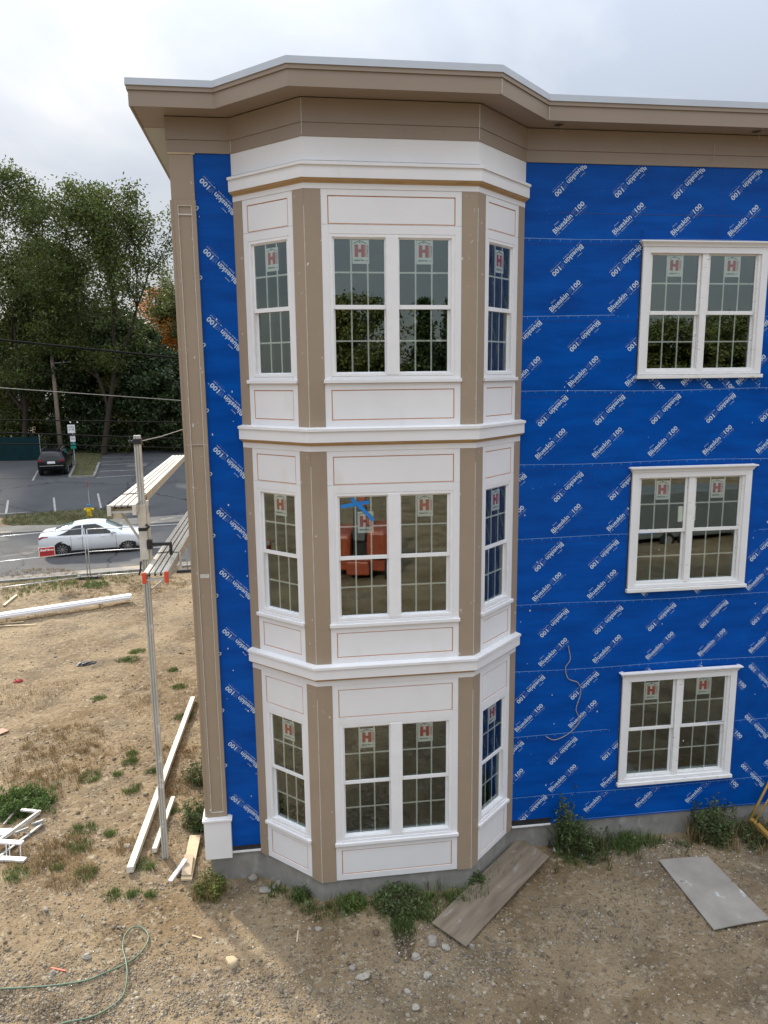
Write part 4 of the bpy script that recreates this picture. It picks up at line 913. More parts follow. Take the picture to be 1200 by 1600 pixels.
# ================================================================== WEEDS
m_leaf = mat('weed_leaf', (.12, .165, .055), (.06, .09, .03), 6, .7, island=.45, transl=.25)
m_leafy = mat('yellow_weed_leaf', (.16, .19, .03), (.08, .11, .025), 6, .7, island=.45, transl=.25)
m_stem = mat('weed_stem', (.10, .11, .04), (.07, .07, .03), 9, .8)
def weed(name, label, pos, r, h, nst, nl, m, ls=.035, cat='weeds', tall=None):
    c = G(*pos) if len(pos) == 2 else Vector(pos); c.z = gnd(c.x, c.y)
    t = thing(name, label, cat, c); mb = MB(); V = []; F_ = []
    for i in range(nst):
        a = random.uniform(0, 6.28); rr = r*math.sqrt(random.random()); b = Vector((rr*math.cos(a)*.7, rr*math.sin(a)*.7, -.02)); hh = h*random.uniform(.3, 1.15)*(1-.35*rr/r)
        tip = b+Vector((math.cos(a)*hh*.35*random.random(), math.sin(a)*hh*.35*random.random(), hh)); mid = (b+tip)/2+Vector((random.uniform(-.03, .03), random.uniform(-.03, .03), .02))
        mb.tube([b, mid, tip], [.005, .004, .002], 4)
        for k in range(nl):
            u = random.uniform(.12, 1.05); p = b.lerp(tip, min(u, 1.0))+Vector((random.gauss(0, .018+(1-u)*.05), random.gauss(0, .018+(1-u)*.05), random.gauss(0, .015)))
            d = Vector((random.gauss(0, 1), random.gauss(0, 1), random.gauss(.2, .7))).normalized(); e_ = d.orthogonal().normalized(); e_.rotate(Matrix.Rotation(random.uniform(0, 6), 3, d)); l_ = ls*random.uniform(.6, 1.5)
            o = len(V); V += [p, p+d*l_*.5+e_*l_*.22, p+d*l_, p+d*l_*.5-e_*l_*.22]; F_.append((o, o+1, o+2, o+3))
    mb.build('stem', m_stem, t); o = mesh_np('foliage', V, F_, m, parent=t)
    bo = blades('grass_blade', [(random.gauss(0, r*.42), random.gauss(0, r*.42), .0, h*.38+.05, .05, 10) for _ in range(int(26+60*r))], random.choice((m_grassg, m_grassg, m_grassv, m_grassb))); bo.parent = t; bo['kind'] = 'stuff'; return t
weed('weed_clump', 'tall narrow dark green weed against the blue wall right of the plywood', (6.55, -.14, 0), .16, 1.25, 26, 70, m_leaf, .05)
weed('weed_clump', 'broad dark green weeds at the foot of the tall weed by the foundation', (6.75, -.25, 0), .5, .5, 46, 36, m_leaf, .045)
weed('weed_clump', 'sparse thin weeds along the foundation between tall weed and right bush', (7.55, -.12, 0), .35, .42, 20, 20, m_leaf, .04)
weed('weed_clump', 'dense rounded green bush growing under the lowest right window', (9.05, -.2, 0), .40, .80, 60, 60, m_leaf, .05)
weed('weed_clump', 'low green weeds at the right edge beneath the yellow frame', (9.85, -.35, 0), .55, .35, 50, 36, m_leaf, .045)
weed('weed_clump', 'grassy green weeds in front of the bay left of the plywood', (3.55, -1.18, 0), .5, .26, 110, 22, m_leaf, .045)
weed('weed_clump', 'dark weeds squeezed between the bay corner and the plywood top', (4.80, -.84, 0), .14, .26, 34, 26, m_leaf, .045)
weed('weed_clump', 'small yellow green weed patch at the front left bay foundation', (2.85, -1.08, 0), .26, .16, 40, 22, m_leafy, .035)
weed('weed_clump', 'small dark green weed at the left bay foundation corner', (2.15, -.62, 0), .18, .22, 20, 26, m_leaf, .04)
weed('weed_clump', 'yellow green leafy weed under the white pilaster base', (.72, -.28, 0), .26, .38, 36, 40, m_leafy, .045)
weed('weed_clump', 'green shrub growing along the wall behind the corner pilaster', (.42, 1.6, 0), .33, .6, 40, 50, m_leaf, .05)
weed('weed_clump', 'second green shrub further back along the side wall', (.30, 3.2, 0), .4, .5, 34, 44, m_leaf, .05)
weed('weed_clump', 'bright green weed mass at the left edge behind the scrap frame', (-3.0, 2.7, 0), .75, .34, 130, 26, mat('bright_weed', (.10, .17, .035), (.06, .11, .025), 6, .7, island=.4, transl=.25), .06)
sp = []; spb = []
def gtuft(x, y, r, h, n, lst):
    c = G(x, y); 
    for k in range(n):
        a = random.uniform(0, 6.28); q = r*math.sqrt(random.random()); X_, Y_ = c.x+q*math.cos(a), c.y+q*math.sin(a)
        if not footprint(X_, Y_): lst.append((X_, Y_, gnd(X_, Y_), h*random.uniform(.4, 1.1), .07, 12))
for x, y, r in ((142, 1215, .22), (203, 1193, .14), (205, 1233, .18), (185, 1212, .08), (208, 1180, .10), (238, 1207, .12), (155, 1090, .14), (130, 1295, .2), (123, 1322, .2), (170, 1300, .12), (135, 1365, .16), (25, 1370, .2), (88, 1358, .08), (268, 1268, .16), (280, 1075, .2), (270, 1048, .15), (200, 1032, .3), (215, 1018, .25), (176, 1400, .12), (225, 1355, .18), (236, 1400, .08), (206, 1400, .1), (288, 1120, .2), (630, 1420, .4), (600, 1400, .35), (700, 1400, .4), (670, 1430, .2), (628, 1450, .16), (900, 1330, .4), (740, 1375, .3), (1190, 1310, .3), (930, 1300, .3)):
    gtuft(x, y, r, .075, max(6, int(46*r/.2)), sp)
for x, y, r in ((20, 920, 1.6), (60, 915, 1.3), (100, 912, 1.2), (185, 905, 1.2), (150, 915, .5)): gtuft(x, y, r, .15, 90, sp)
for k in range(420):
    x = random.uniform(1.6, 9.9); y = (-DD-.12 if XA < x < XB else (-(x-XL)-.12 if x <= XA else (-(XR-x)-.12 if x < XR else -.08)))-abs(random.gauss(0, .16))
    if vnoise(np.array(x), np.array(y), .5, 41) > -.12: sp.append((x, y, gnd(x, y), random.uniform(.06, .22), .05, 8))
tag(blades('green_grass_tufts', sp, m_grassg), 'short green grass tufts dotted over the dirt', 'grass', kind='stuff')
for i in range(4600):
    x = random.uniform(-7.5, .6); y = random.uniform(.3, 9)
    d_ = float(vnoise(np.array(x), np.array(y), 1.5, 21))+.5+.25*float(vnoise(np.array(x), np.array(y), .5, 22))
    if d_ > .56 and not footprint(x, y): spb.append((x, y, gnd(x, y), .045, .14, 9))
for x, y, r in ((40, 908, 2.0), (160, 918, 1.5), (250, 915, 1.2), (90, 1195, 1.0), (60, 1230, .8), (100, 1160, .9), (60, 1340, .5), (100, 1330, .5), (110, 1370, .4), (200, 1320, .3), (280, 1180, .5), (275, 1230, .3), (510, 1420, .3), (760, 1350, .3), (860, 1310, .3)): gtuft(x, y, r, .09, int(170*r), spb)
tag(blades('dry_grass', spb, m_grassb), 'brown dry weeds and dead grass patches over the dirt lot', 'grass', kind='stuff')
mb = MB(); c_ = gp(617, 1389, .03); mb.tube([c_+Vector((.11*math.cos(t)*(1+.05*math.sin(3*t)), .10*math.sin(t), .02+.012*t)) for t in np.arange(0, 12.6, .25)], .008, 6)
tag(mb.build('cable_coil', m_dark, smooth=True), 'small black cable coil lying in the weeds against the bay foundation', 'cable coil')
# yellow frame at right edge
yf = thing('yellow_cart', 'yellow painted steel frame leaning in at the right edge by the foundation', 'cart', (9.9, -.3, -.1))
m_ypaint = mat('worn_yellow_paint', (.36, .22, .035), (.26, .13, .02), 12, .5, spots=[((.2, .12, .06), 14, .63, (1, 1, 1))])
mb = MB(); a = D(1173, 1279, 12.9); b = D(1205, 1215, 13.1); c = D(1181, 1282, 12.9); d2 = D(1213, 1228, 13.1)
mb.tube([a-yf.location, b-yf.location], .022, 8); mb.tube([c-yf.location, d2-yf.location], .016, 8); mb.build('frame_tube', m_ypaint, yf, smooth=True)
mb = MB(); mb.bar(D(1172, 1279, 12.9)-yf.location, D(1181, 1287, 12.85)-yf.location, .09, .05); mb.bar(D(1183, 1288, 12.8)-yf.location, D(1212, 1318, 12.5)-yf.location, .08, .06); mb.build('base_bar', m_ypaint, yf, bevel=.006)
mb = MB(); mb.lathe([(.02, -.04), (.17, -.04), (.2, -.02), (.2, .02), (.17, .04), (.02, .04)], 24, (.42, -.15, .15), 'Y'); mb.build('wheel', m_dark, yf, smooth=True)
# ================================================================== FENCE, SIGN
def fpanel(name, label, A, Bp, h=2.1):
    A, Bp = Vector(A), Vector(Bp); t = thing(name, label, 'fence panel', A, group='temporary fence panels by the road'); d = Bp-A
    m_galv = m_flash; mb = MB(); r = .02
    mb.tube([(0, 0, .05), (0, 0, h)], r, 8); mb.tube([d+Vector((0, 0, .05)), d+Vector((0, 0, h))], r, 8); mb.tube([(0, 0, h), d+Vector((0, 0, h))], r*.9, 8); mb.tube([(0, 0, .1), d+Vector((0, 0, .1))], r*.9, 8); mb.tube([(0, 0, 1.12), d+Vector((0, 0, 1.12))], r*.9, 8)
    mb.build('frame', m_galv, t, smooth=True)
    return t
fpA = G(144, 905); fpA = Vector((-5.86, 20.5, -.40))
fpanel('temporary_fence', 'left temporary wire fence panel that carries the red sign', (-9.55, 18.9, -.37), (-5.92, 20.47, -.40))
fpanel('temporary_fence', 'right temporary wire fence panel between the white car and scaffold planks', (-5.82, 20.5, -.40), (-2.0, 20.95, -.40), 2.05)
def fbase(p, label):
    t = thing('ballast_block', label, 'fence foot', p, group='fence feet'); mb = MB(); mb.box(-.36, .36, -.13, .13, 0, .14); mb.build('block', m_dark, t, bevel=.03)
    for s_ in (-.38, .42): 
        mb = MB(); mb.lathe([(.02, -.08), (.08, -.05), (.09, .03), (.03, .08)], 10, (s_, 0, .12)); mb.build('sandbag', m_stone3, t, smooth=True)
fbase((-5.87, 20.45, -.42), 'black rubber fence foot under the post in front of the white car')
fbase((-2.05, 20.9, -.42), 'dark fence foot just left of the corner pilaster')
sg = thing('red_sign', 'red construction company sign with white lettering hung on the fence behind the car', 'sign', (-7.3, 19.85, .95))
A_ = onw = None
def onplane(x, y, Yp): r = ray(x, y); return Vector(CAM+r*((Yp-CAM[1])/r[1]))
a, b, c, d_ = [onplane(x, y, yy) for x, y, yy in ((60, 856, 19.58), (85, 853.5, 19.98), (86.5, 869, 19.98), (61.5, 871, 19.58))]
ex = (b-a); W_ = ex.length; ex.normalize(); ez = Vector((0, 0, 1)); ey = ex.cross(ez).normalized(); H_ = (a-d_).z
o_ = d_
def SP(x, z, n): return o_+ex*x+ez*z+ey*n-sg.location
mb = MB(); mb.hexa([SP(0, 0, -.01), SP(W_, 0, -.01), SP(W_, 0, 0), SP(0, 0, 0), SP(0, H_, -.01), SP(W_, H_, -.01), SP(W_, H_, 0), SP(0, H_, 0)]); mb.build('board', m_stick, sg)
fl = Flat(); e_ = .02; fl.rect(e_, W_-e_, e_, H_-e_, 0); mb = MB(); mb.add([SP(p[0], p[1], .003) for p in fl.v], fl.f); mb.build('red_face', mat('sign_red', (.52, .02, .035), (.45, .02, .03), 4, .5), sg, fixn=False)
fl = Flat(); fl.text('Shaff Bros', .05, H_*.58, W_-.1, H_*.24, 0, .05); fl.text('CONSTRUCTION', .10, H_*.36, W_-.2, H_*.13, 1, .03); fl.text('CALL TODAY', .12, H_*.18, W_-.26, H_*.09, 1, .03)
mb = MB(); mb.v = [tuple(SP(p[0], p[1], .006)) for p in fl.v]; mb.f = fl.f; mb.m = fl.m; mb.build('lettering', [m_white, m_ink], sg, fixn=False)
# ================================================================== VEHICLES
def catmull(xs_, Ys, n):
    out_ = []; xs_ = np.array(xs_); Ys = np.array(Ys)
    for i in range(len(xs_)-1):
        p0, p1, p2, p3 = Ys[max(i-1, 0)], Ys[i], Ys[i+1], Ys[min(i+2, len(Ys)-1)]
        for k in range(n):
            t = k/n; m1 = (p2-p0)/2*.8; m2 = (p3-p1)/2*.8; h00 = 2*t**3-3*t*t+1; h10 = t**3-2*t*t+t; h01 = -2*t**3+3*t*t; h11 = t**3-t*t
            out_.append(np.concatenate([[xs_[i]*(1-t)+xs_[i+1]*t], h00*p1+h10*m1+h01*p2+h11*m2]))
    out_.append(np.concatenate([[xs_[-1]], Ys[-1]])); return np.array(out_)
def vehicle(name, label, loc, rz, stations, side_win, front_ws, rear_ws, wheels, paint, n=5, rw=.33, w_lab=None, white=True, tail=None, head=None):
    """stations: x, half width, z bottom, z belt, z top, roof half width"""
    t = thing(name, label, 'car', loc, rz)
    S = catmull([s_[0] for s_ in stations], [s_[1:] for s_ in stations], n); ring = []
    for x, hw, zb, zs, zt, tw in S:
        mid = (zb+zs)/2
        ring.append([(x, 0, zb), (x, hw*.86, zb), (x, hw*.97, zb+.10), (x, hw, mid), (x, hw*.99, zs-.10), (x, hw*.955, zs), (x, tw+.01*(zt-zs), zt-.07*min(1, (zt-zs)*3)-.0), (x, tw*.86, zt-.015), (x, tw*.5, zt+.01), (x, 0, zt+.018)])
    K = 10; mb = MB(); V = []
    for r in ring: V += r+[(p[0], -p[1], p[2]) for p in r[-2:0:-1]]
    KK = 2*K-2; ns = len(ring); fs = [(i*KK+j, (i+1)*KK+j, (i+1)*KK+(j+1) % KK, i*KK+(j+1) % KK) for i in range(ns-1) for j in range(KK)]
    fs += [tuple(range(KK)), tuple(reversed(range((ns-1)*KK, ns*KK)))]; mb.add(V, fs); mb.build('body', paint, t, smooth=True)
    m_cg = CG
    def interp(x, j, side):
        k = np.searchsorted(S[:, 0], x)-1; k = max(0, min(k, ns-2)); u = (x-S[k, 0])/(S[k+1, 0]-S[k, 0]); a, b = Vector(ring[k][j]), Vector(ring[k+1][j]); p = a.lerp(b, u); return Vector((p.x, p.y*side, p.z))
    for side in (-1, 1):
        for (x0, x1, lo, hi, s0, s1) in side_win:
            g = MB(); m = 8; vs = []
            for i in range(m+1):
                x = x0+(x1-x0)*i/m; u = i/m; a, b = interp(x, 5, side), interp(x, 6, side); l_ = lo; h_ = hi
                taper = min(1, u/s0 if s0 else 1, (1-u)/s1 if s1 else 1); h_ = lo+(hi-lo)*max(taper, .02); nn_ = Vector((0, side*.012, .004)); vs += [a.lerp(b, l_)+nn_, a.lerp(b, h_)+nn_]
            g.add(vs, [(2*i, 2*i+2, 2*i+3, 2*i+1) for i in range(m)]); g.build('side_window', m_cg, t, fixn=False, smooth=True)
    for nm_, (x0, x1) in (('windshield', front_ws), ('rear_window', rear_ws)):
        g = MB(); m = 6; vs = []
        for i in range(m+1):
            x = x0+(x1-x0)*i/m
            q = [interp(x, 6, -1), interp(x, 7, -1), interp(x, 8, -1), interp(x, 9, 1), interp(x, 8, 1), interp(x, 7, 1), interp(x, 6, 1)]; dirx = 1 if nm_ == 'windshield' else -1
            vs += [Vector((p.x+dirx*.006, p.y*.93, p.z+.010)) for p in q]
        g.add(vs, [(i*7+j, (i+1)*7+j, (i+1)*7+j+1, i*7+j+1) for i in range(m) for j in range(6)]); g.build(nm_, CGL, t, fixn=False, smooth=True)
    for (wx, hw) in wheels:
        for side in (-1, 1):
            a = MB(); a.lathe([(.02, side*(hw-.25)), (rw+.055, side*(hw-.25)), (rw+.055, side*(hw+.004)), (.02, side*(hw+.004))], 28, (wx, 0, rw-.0), 'Y'); a.build('wheel_arch', m_dark, t)
            wv = MB(); wv.lathe([(rw*.62, side*(hw-.2)), (rw*.97, side*(hw-.19)), (rw, side*(hw-.15)), (rw, side*(hw-.02)), (rw*.95, side*(hw+.012)), (rw*.74, side*(hw+.016)), (rw*.70, side*(hw+.0))], 32, (wx, 0, rw), 'Y')
            wo = wv.build('wheel', TYR, t, smooth=True)
            rm = MB(); rm.lathe([(.02, side*(hw-.03)), (rw*.66, side*(hw-.03)), (rw*.68, side*(hw+.006)), (rw*.735, side*(hw+.019)), (rw*.745, side*(hw+.0185))], 32, (wx, 0, rw), 'Y', 1)
            for k in range(10):
                a_ = k*.6283; rm.bar((wx+.04*math.cos(a_), side*(hw+.012), rw+.04*math.sin(a_)), (wx+rw*.70*math.cos(a_+.08), side*(hw+.015), rw+rw*.70*math.sin(a_+.08)), .02, .022, 0, up=(0, side, 0))
            rm.lathe([(.045, side*(hw-.02)), (.045, side*(hw+.022)), (.02, side*(hw+.024))], 12, (wx, 0, rw), 'Y')
            rm.build('rim', [RIM, m_dark], wo)
    return t, interp
CG = mat('dark_car_glass', (.010, .013, .015), (.008, .01, .011), 3, .08, spec=.4)
CGL = mat('windshield_glass', (.16, .21, .21), (.11, .15, .15), 3, .06, spec=.9)
TYR = mat('tyre', (.018, .018, .019), (.03, .03, .03), 20, .85); RIM = mat('silver_rim', (.5, .5, .5), (.4, .4, .4), 9, .3, metal=.7)
PW = mat('white_car_paint', (.72, .76, .80), (.69, .73, .77), 2, .18, spec=.6); PB = mat('black_car_paint', (.006, .006, .008), (.009, .009, .011), 2, .25, spec=.3)
LAMP_R = mat('tail_lamp_red', (.35, .01, .03), (.25, .01, .02), 3, .2); LAMP_W = mat('head_lamp', (.7, .7, .7), (.5, .5, .52), 3, .15)
sed = [(-2.45, .50, .50, .76, .80, .40), (-2.40, .72, .38, .90, .96, .58), (-2.22, .84, .30, .99, 1.07, .66), (-1.95, .895, .26, 1.00, 1.12, .66), (-1.68, .915, .22, .99, 1.17, .62), (-1.2, .925, .2, .97, 1.335, .585), (-.7, .925, .2, .96, 1.44, .575), (-.1, .925, .2, .95, 1.475, .575), (.42, .925, .2, .94, 1.43, .575), (.85, .925, .2, .94, 1.24, .62), (1.22, .92, .2, .93, 1.02, .72), (1.6, .915, .22, .88, .97, .74), (2.05, .88, .24, .80, .90, .70), (2.32, .78, .28, .70, .76, .60), (2.43, .62, .36, .58, .62, .48)]
cen = Vector((-6.63, 24.87, 0)); ca = math.atan2(.43, 2.73); nrm_ = Vector((-math.sin(ca), math.cos(ca), 0)); fwd = Vector((math.cos(ca), math.sin(ca), 0)); cpos = cen+nrm_*.91+fwd*.05; cpos.z = -.395
sedan, ip = vehicle('sedan_car', 'white four door sedan driving on the road beyond the fence', cpos, ca, sed, [(-1.62, -.55, .04, .97, .7, 0), (-.50, 1.0, .04, .97, 0, .6)], (.50, 1.20), (-1.72, -.92), [(-1.42, .915), (1.43, .90)], PW)
for side in (-1, 1):
    mb = MB(); mb.lathe([(.02, -.07), (.09, -.05), (.10, .02), (.05, .06)], 14, (.78, side*1.0, 1.02), 'X'); mb.box(.74, .82, side*.92-.05, side*.92+.05, .96, 1.0); mb.build('wing_mirror', PW, sedan, smooth=True)
    mb = MB(); vs = []
    for x in (-2.40, -2.25, -1.98): a, b = ip(x, 4, side), ip(x, 5, side); k_ = {-2.40: .9, -2.25: .8, -1.98: .35}[x]; nn_ = Vector((-.004, side*.012, 0)); m__ = (a+b)/2; vs += [m__.lerp(a, k_)+nn_, m__.lerp(b, k_)+nn_]
    mb.add(vs, [(0, 2, 3, 1), (2, 4, 5, 3)]); mb.build('tail_light', LAMP_R, sedan, fixn=False)
    mb = MB(); vs = []
    for x in (1.92, 2.15, 2.34): a, b = ip(x, 4, side), ip(x, 5, side); k_ = {1.92: .3, 2.15: .8, 2.34: .9}[x]; nn_ = Vector((.004, side*.014, .004)); m__ = (a+b)/2; vs += [m__.lerp(a, k_)+nn_, m__.lerp(b, k_)+nn_]
    mb.add(vs, [(0, 2, 3, 1), (2, 4, 5, 3)]); mb.build('headlight', LAMP_W, sedan, fixn=False)
    for x in (-.62, .38): mb = MB(); mb.box(x-.1, x+.08, side*.922-.012, side*.922+.012, .84, .862); mb.build('door_handle', PW, sedan)
    mb = MB()
    for x in (-1.02, -.53, .93): 
        for q in range(5): 
            z0 = .30+q*.125; a = ip(x, 3, side); mb.box(x-.005, x+.005, side*.9268-.002, side*.9268+.002, z0, z0+.125)
    mb.box(-1.0, .98, side*.915-.004, side*.932, .235, .27); mb.build('door_seam', m_dark, sedan)
mb = MB(); mb.box(2.36, 2.44, -.45, .45, .42, .60); mb.box(2.28, 2.34, -.78, -.60, .42, .54); mb.box(2.28, 2.34, .60, .78, .42, .54); mb.build('grille', m_dark, sedan)
suvs = [(-2.45, .80, .45, 1.02, 1.10, .70), (-2.38, .93, .34, 1.10, 1.22, .72), (-2.15, .97, .28, 1.12, 1.60, .68), (-1.85, .98, .25, 1.12, 1.74, .68), (-.9, .98, .25, 1.10, 1.78, .70), (.2, .98, .25, 1.08, 1.76, .70), (.8, .98, .25, 1.07, 1.60, .68), (1.25, .98, .25, 1.06, 1.18, .80), (1.8, .96, .28, 1.02, 1.10, .78), (2.3, .90, .32, .92, 1.0, .72), (2.48, .74, .42, .75, .82, .6)]
sp0 = G(83, 745); sz = float(gz(sp0.x, sp0.y))
suv, ip2 = vehicle('suv_car', 'black sport utility vehicle parked in the lot, seen from behind', (sp0.x-.35, sp0.y+2.3, sz+.12), R_(98), suvs, [(-2.0, -1.0, .08, .9, .3, 0), (-.95, .2, .08, .9, 0, 0), (.25, 1.0, .08, .9, 0, .5)], (.78, 1.2), (-2.30, -2.08), [(-1.45, .97), (1.5, .96)], PB, 4, .37)
for side in (-1, 1):
    mb = MB(); mb.box(-2.47, -2.40, side*.72-.16, side*.72+.16, 1.0, 1.10); mb.build('tail_light', LAMP_R, suv)
    mb = MB(); mb.tube([(-1.9, side*.62, 1.80), (-1.7, side*.64, 1.85), (.2, side*.64, 1.85), (.45, side*.62, 1.78)], .02, 6); mb.build('roof_rail', RIM, suv)
    mb = MB(); mb.box(.82, .95, side*1.06-.1, side*1.06+.1, 1.08, 1.24); mb.build('wing_mirror', PB, suv, bevel=.03)
mb = MB(); mb.box(-2.50, -2.45, -.26, .26, .84, 1.0); mb.build('number_plate', m_white, suv)
mb = MB(); mb.box(-2.49, -2.43, -.8, .8, .66, .70); mb.build('bumper_trim', RIM, suv)
for c_ in suv.children:
    if c_.name.startswith(('rear_window', 'windshield')): c_.data.materials[0] = CG
# hydrant
hp_ = G(140, 808); hp_.z = float(gz(hp_.x, hp_.y))+.03
hy = thing('fire_hydrant', 'yellow fire hydrant with blue bonnet standing in the verge behind the white car', 'hydrant', hp_)
m_hy = mat('hydrant_yellow', (.75, .55, .02), (.65, .46, .02), 8, .45); m_hb = mat('hydrant_blue', (.03, .13, .28), (.02, .1, .22), 8, .45)
mb = MB(); mb.lathe([(.02, 0), (.19, 0), (.19, .06), (.13, .07), (.125, .48), (.16, .50), (.16, .56), (.12, .57)], 16); mb.build('barrel', m_hy, hy, smooth=False)
mb = MB(); mb.lathe([(.15, .57), (.155, .60), (.13, .68), (.07, .74), (.035, .75), (.035, .80), (.02, .81)], 16); mb.build('bonnet', m_hb, hy)
for s_ in (-1, 1): mb = MB(); mb.lathe([(.07, s_*.10), (.07, s_*.2), (.085, s_*.2), (.085, s_*.25), (.03, s_*.27)], 12, (0, 0, .42), 'X'); mb.build('nozzle', m_hy, hy)
mb = MB(); mb.lathe([(.09, -.10), (.09, -.2), (.105, -.2), (.105, -.26), (.03, -.28)], 12, (0, 0, .36), 'Y'); mb.build('pumper_nozzle', m_hy, hy)
mb = MB(); mb.tube([(.02, .12, .5), (.0, .12, 2.1)], .018, 6); mb.tube([(.0, .12, 1.5), (.0, .12, 2.1)], .022, 6, 1); mb.build('marker_rod', [m_flash, mat('rod_red', (.35, .05, .06), (.3, .04, .05), 8, .6)], hy)
# street sign
sgp = G(117.5, 728); ss = thing('sign_post', 'post with two white plates and a green plate on the parking island', 'street sign', sgp)
dd = (Vector(sgp)-Vector(CAM)).length; mb = MB(); mb.tube([(0, 0, 0), (0, 0, 3.1)], .03, 6); mb.build('post', m_flash, ss)
def plate(z0, z1, w_, m, txts=None, x=0):
    mb = MB(); mb.box(x-w_/2, x+w_/2, -.06, -.045, z0, z1); o = mb.build('plate', m, ss)
    if txts:
        fl = Flat()
        for k, (s_, c_) in enumerate(txts): fl.text(s_, x-w_*.4, z0+(z1-z0)*(.62-.32*k), w_*.8, (z1-z0)*.22, 0)
        mb = MB(); mb.v = [(p[0], -.064, p[1]) for p in fl.v]; mb.f = fl.f; mb.m = fl.m; mb.build('lettering', txts[0][1], o, fixn=False)
    return o
plate(2.55, 3.2, .55, m_white, [('NO PARKING', m_ink), ('ANY TIME', m_ink)], -.05); plate(1.88, 2.45, .38, m_white, [('RESERVED', m_ink), ('PARKING', m_ink)]); plate(1.35, 1.78, .40, mat('sign_green', (.01, .25, .2), (.01, .2, .16), 5, .5), None)
# utility pole
up = G(96, 711); ut = thing('utility_pole', 'weathered wooden utility pole leaning slightly behind the black vehicle', 'utility pole', up)
m_pole = mat('weathered_pole', (.30, .24, .20), (.20, .15, .12), 3, .9, stretch=(3, 3, .3))
dtop = onplane(81, 557, up.y); mb = MB(); mb.tube([(0, 0, -.2), Vector(dtop)-up], [.21, .14], 12); mb.build('pole', m_pole, ut, smooth=True)
tp = Vector(dtop)-up; mb = MB(); mb.bar(tp+Vector((.1, 0, -.55)), tp+Vector((1.5, 0, -.45)), .04, .04); mb.tube([tp+Vector((1.5, 0, -.45)), tp+Vector((1.5, 0, -.2))], .03, 6); mb.tube([tp+Vector((.9, 0, -.5)), tp+Vector((.9, 0, -.3))], .03, 6); mb.build('bracket', m_flash, ut)
# overhead lines along the near side of the road
def wire(label, a, b, dep, r, m, sag=.3):
    A, Bp = D(*a, dep), D(*b, dep*.98); d = Bp-A; A2 = A-d*3.0; B2 = Bp+d*3.0; pts = []
    for i in range(41): u = i/40; p = A2.lerp(B2, u); p.z -= 0; pts.append(p)
    mb = MB(); mb.tube(pts, r, 6); tag(mb.build('overhead_wire', m, smooth=True), label, 'cable', 'overhead cables across the trees')
m_wire = mat('black_cable', (.006, .006, .007), (.01, .01, .01), 5, .95); m_wire2 = mat('pale_cable', (.25, .24, .22), (.18, .17, .16), 5, .6)
wire('thick black cable, highest of the overhead lines before the trees', (0, 531), (282, 560), 33, .045, m_wire)
wire('thin pale wire crossing the utility pole below its top', (15, 607), (285, 626), 33, .016, m_wire2)
wire('black wire passing above the white street sign', (0, 656), (290, 660), 33, .028, m_wire)
wire('black wire crossing the middle of the street sign', (0, 676), (290, 686), 33, .034, m_wire)
wire('dark wire running just above the black parked vehicle', (0, 693), (290, 700), 33, .026, m_wire)
mb = MB(); 
for x in (109, 120): mb.tube([D(x, 657.5, 32.9), D(x+1.2, 660.5, 32.9)], .03, 6)
o = mb.build('insulator', m_white); o.parent = bpy.data.objects['overhead_wire.002'] if 'overhead_wire.002' in bpy.data.objects else None
# green screen fence
gf = thing('screen_fence', 'dark green screened fence at the left end of the parking lot', 'fence', (-26, 54.6, 1.0))
m_scr = mat('green_screen', (.006, .03, .035), (.004, .022, .026), 2, .8)
mb = MB(); mb.box(0, 8.6, -.02, .02, .05, 1.95); mb.build('screen', m_scr, gf)
for x in np.arange(0, 8.7, 2.15): mb = MB(); mb.tube([(x, .05, -.1), (x, .05, 2.1)], .035, 6); mb.build('post', m_flash, gf)
# ================================================================== TREES
m_bark = mat('bark', (.07, .055, .045), (.04, .032, .026), 6, .95, .03, 20)
m_fol = mat('tree_leaf', (.10, .135, .024), (.05, .07, .013), .35, .6, island=.4, transl=.32)
m_fol2 = mat('dark_tree_leaf', (.04, .07, .018), (.02, .038, .010), .3, .6, island=.45, transl=.22)
m_fola = mat('autumn_leaf', (.60, .22, .03), (.30, .15, .03), .35, .6, island=.4, transl=.3)
m_folr = mat('mixed_leaf', (.15, .15, .035), (.07, .095, .025), .3, .6, island=.45, transl=.3)
def leaves(C, n, sp, size, rng):
    """n leaf quads scattered about each clump centre"""
    C = np.asarray(C); P = np.repeat(C, n, 0)+rng.normal(0, 1, (len(C)*n, 3))*np.array([sp, sp, sp*.6])
    d = rng.normal(0, 1, P.shape); d /= np.linalg.norm(d, axis=1)[:, None]; e = np.cross(d, rng.normal(0, 1, P.shape)); e /= np.linalg.norm(e, axis=1)[:, None]
    s = size*(.6+.9*rng.random(len(P)))[:, None]
    V = np.stack([P-d*s*.5, P+e*s*.28, P+d*s*.5, P-e*s*.28], 1).reshape(-1, 3); F_ = np.arange(len(V)).reshape(-1, 4); return V, F_
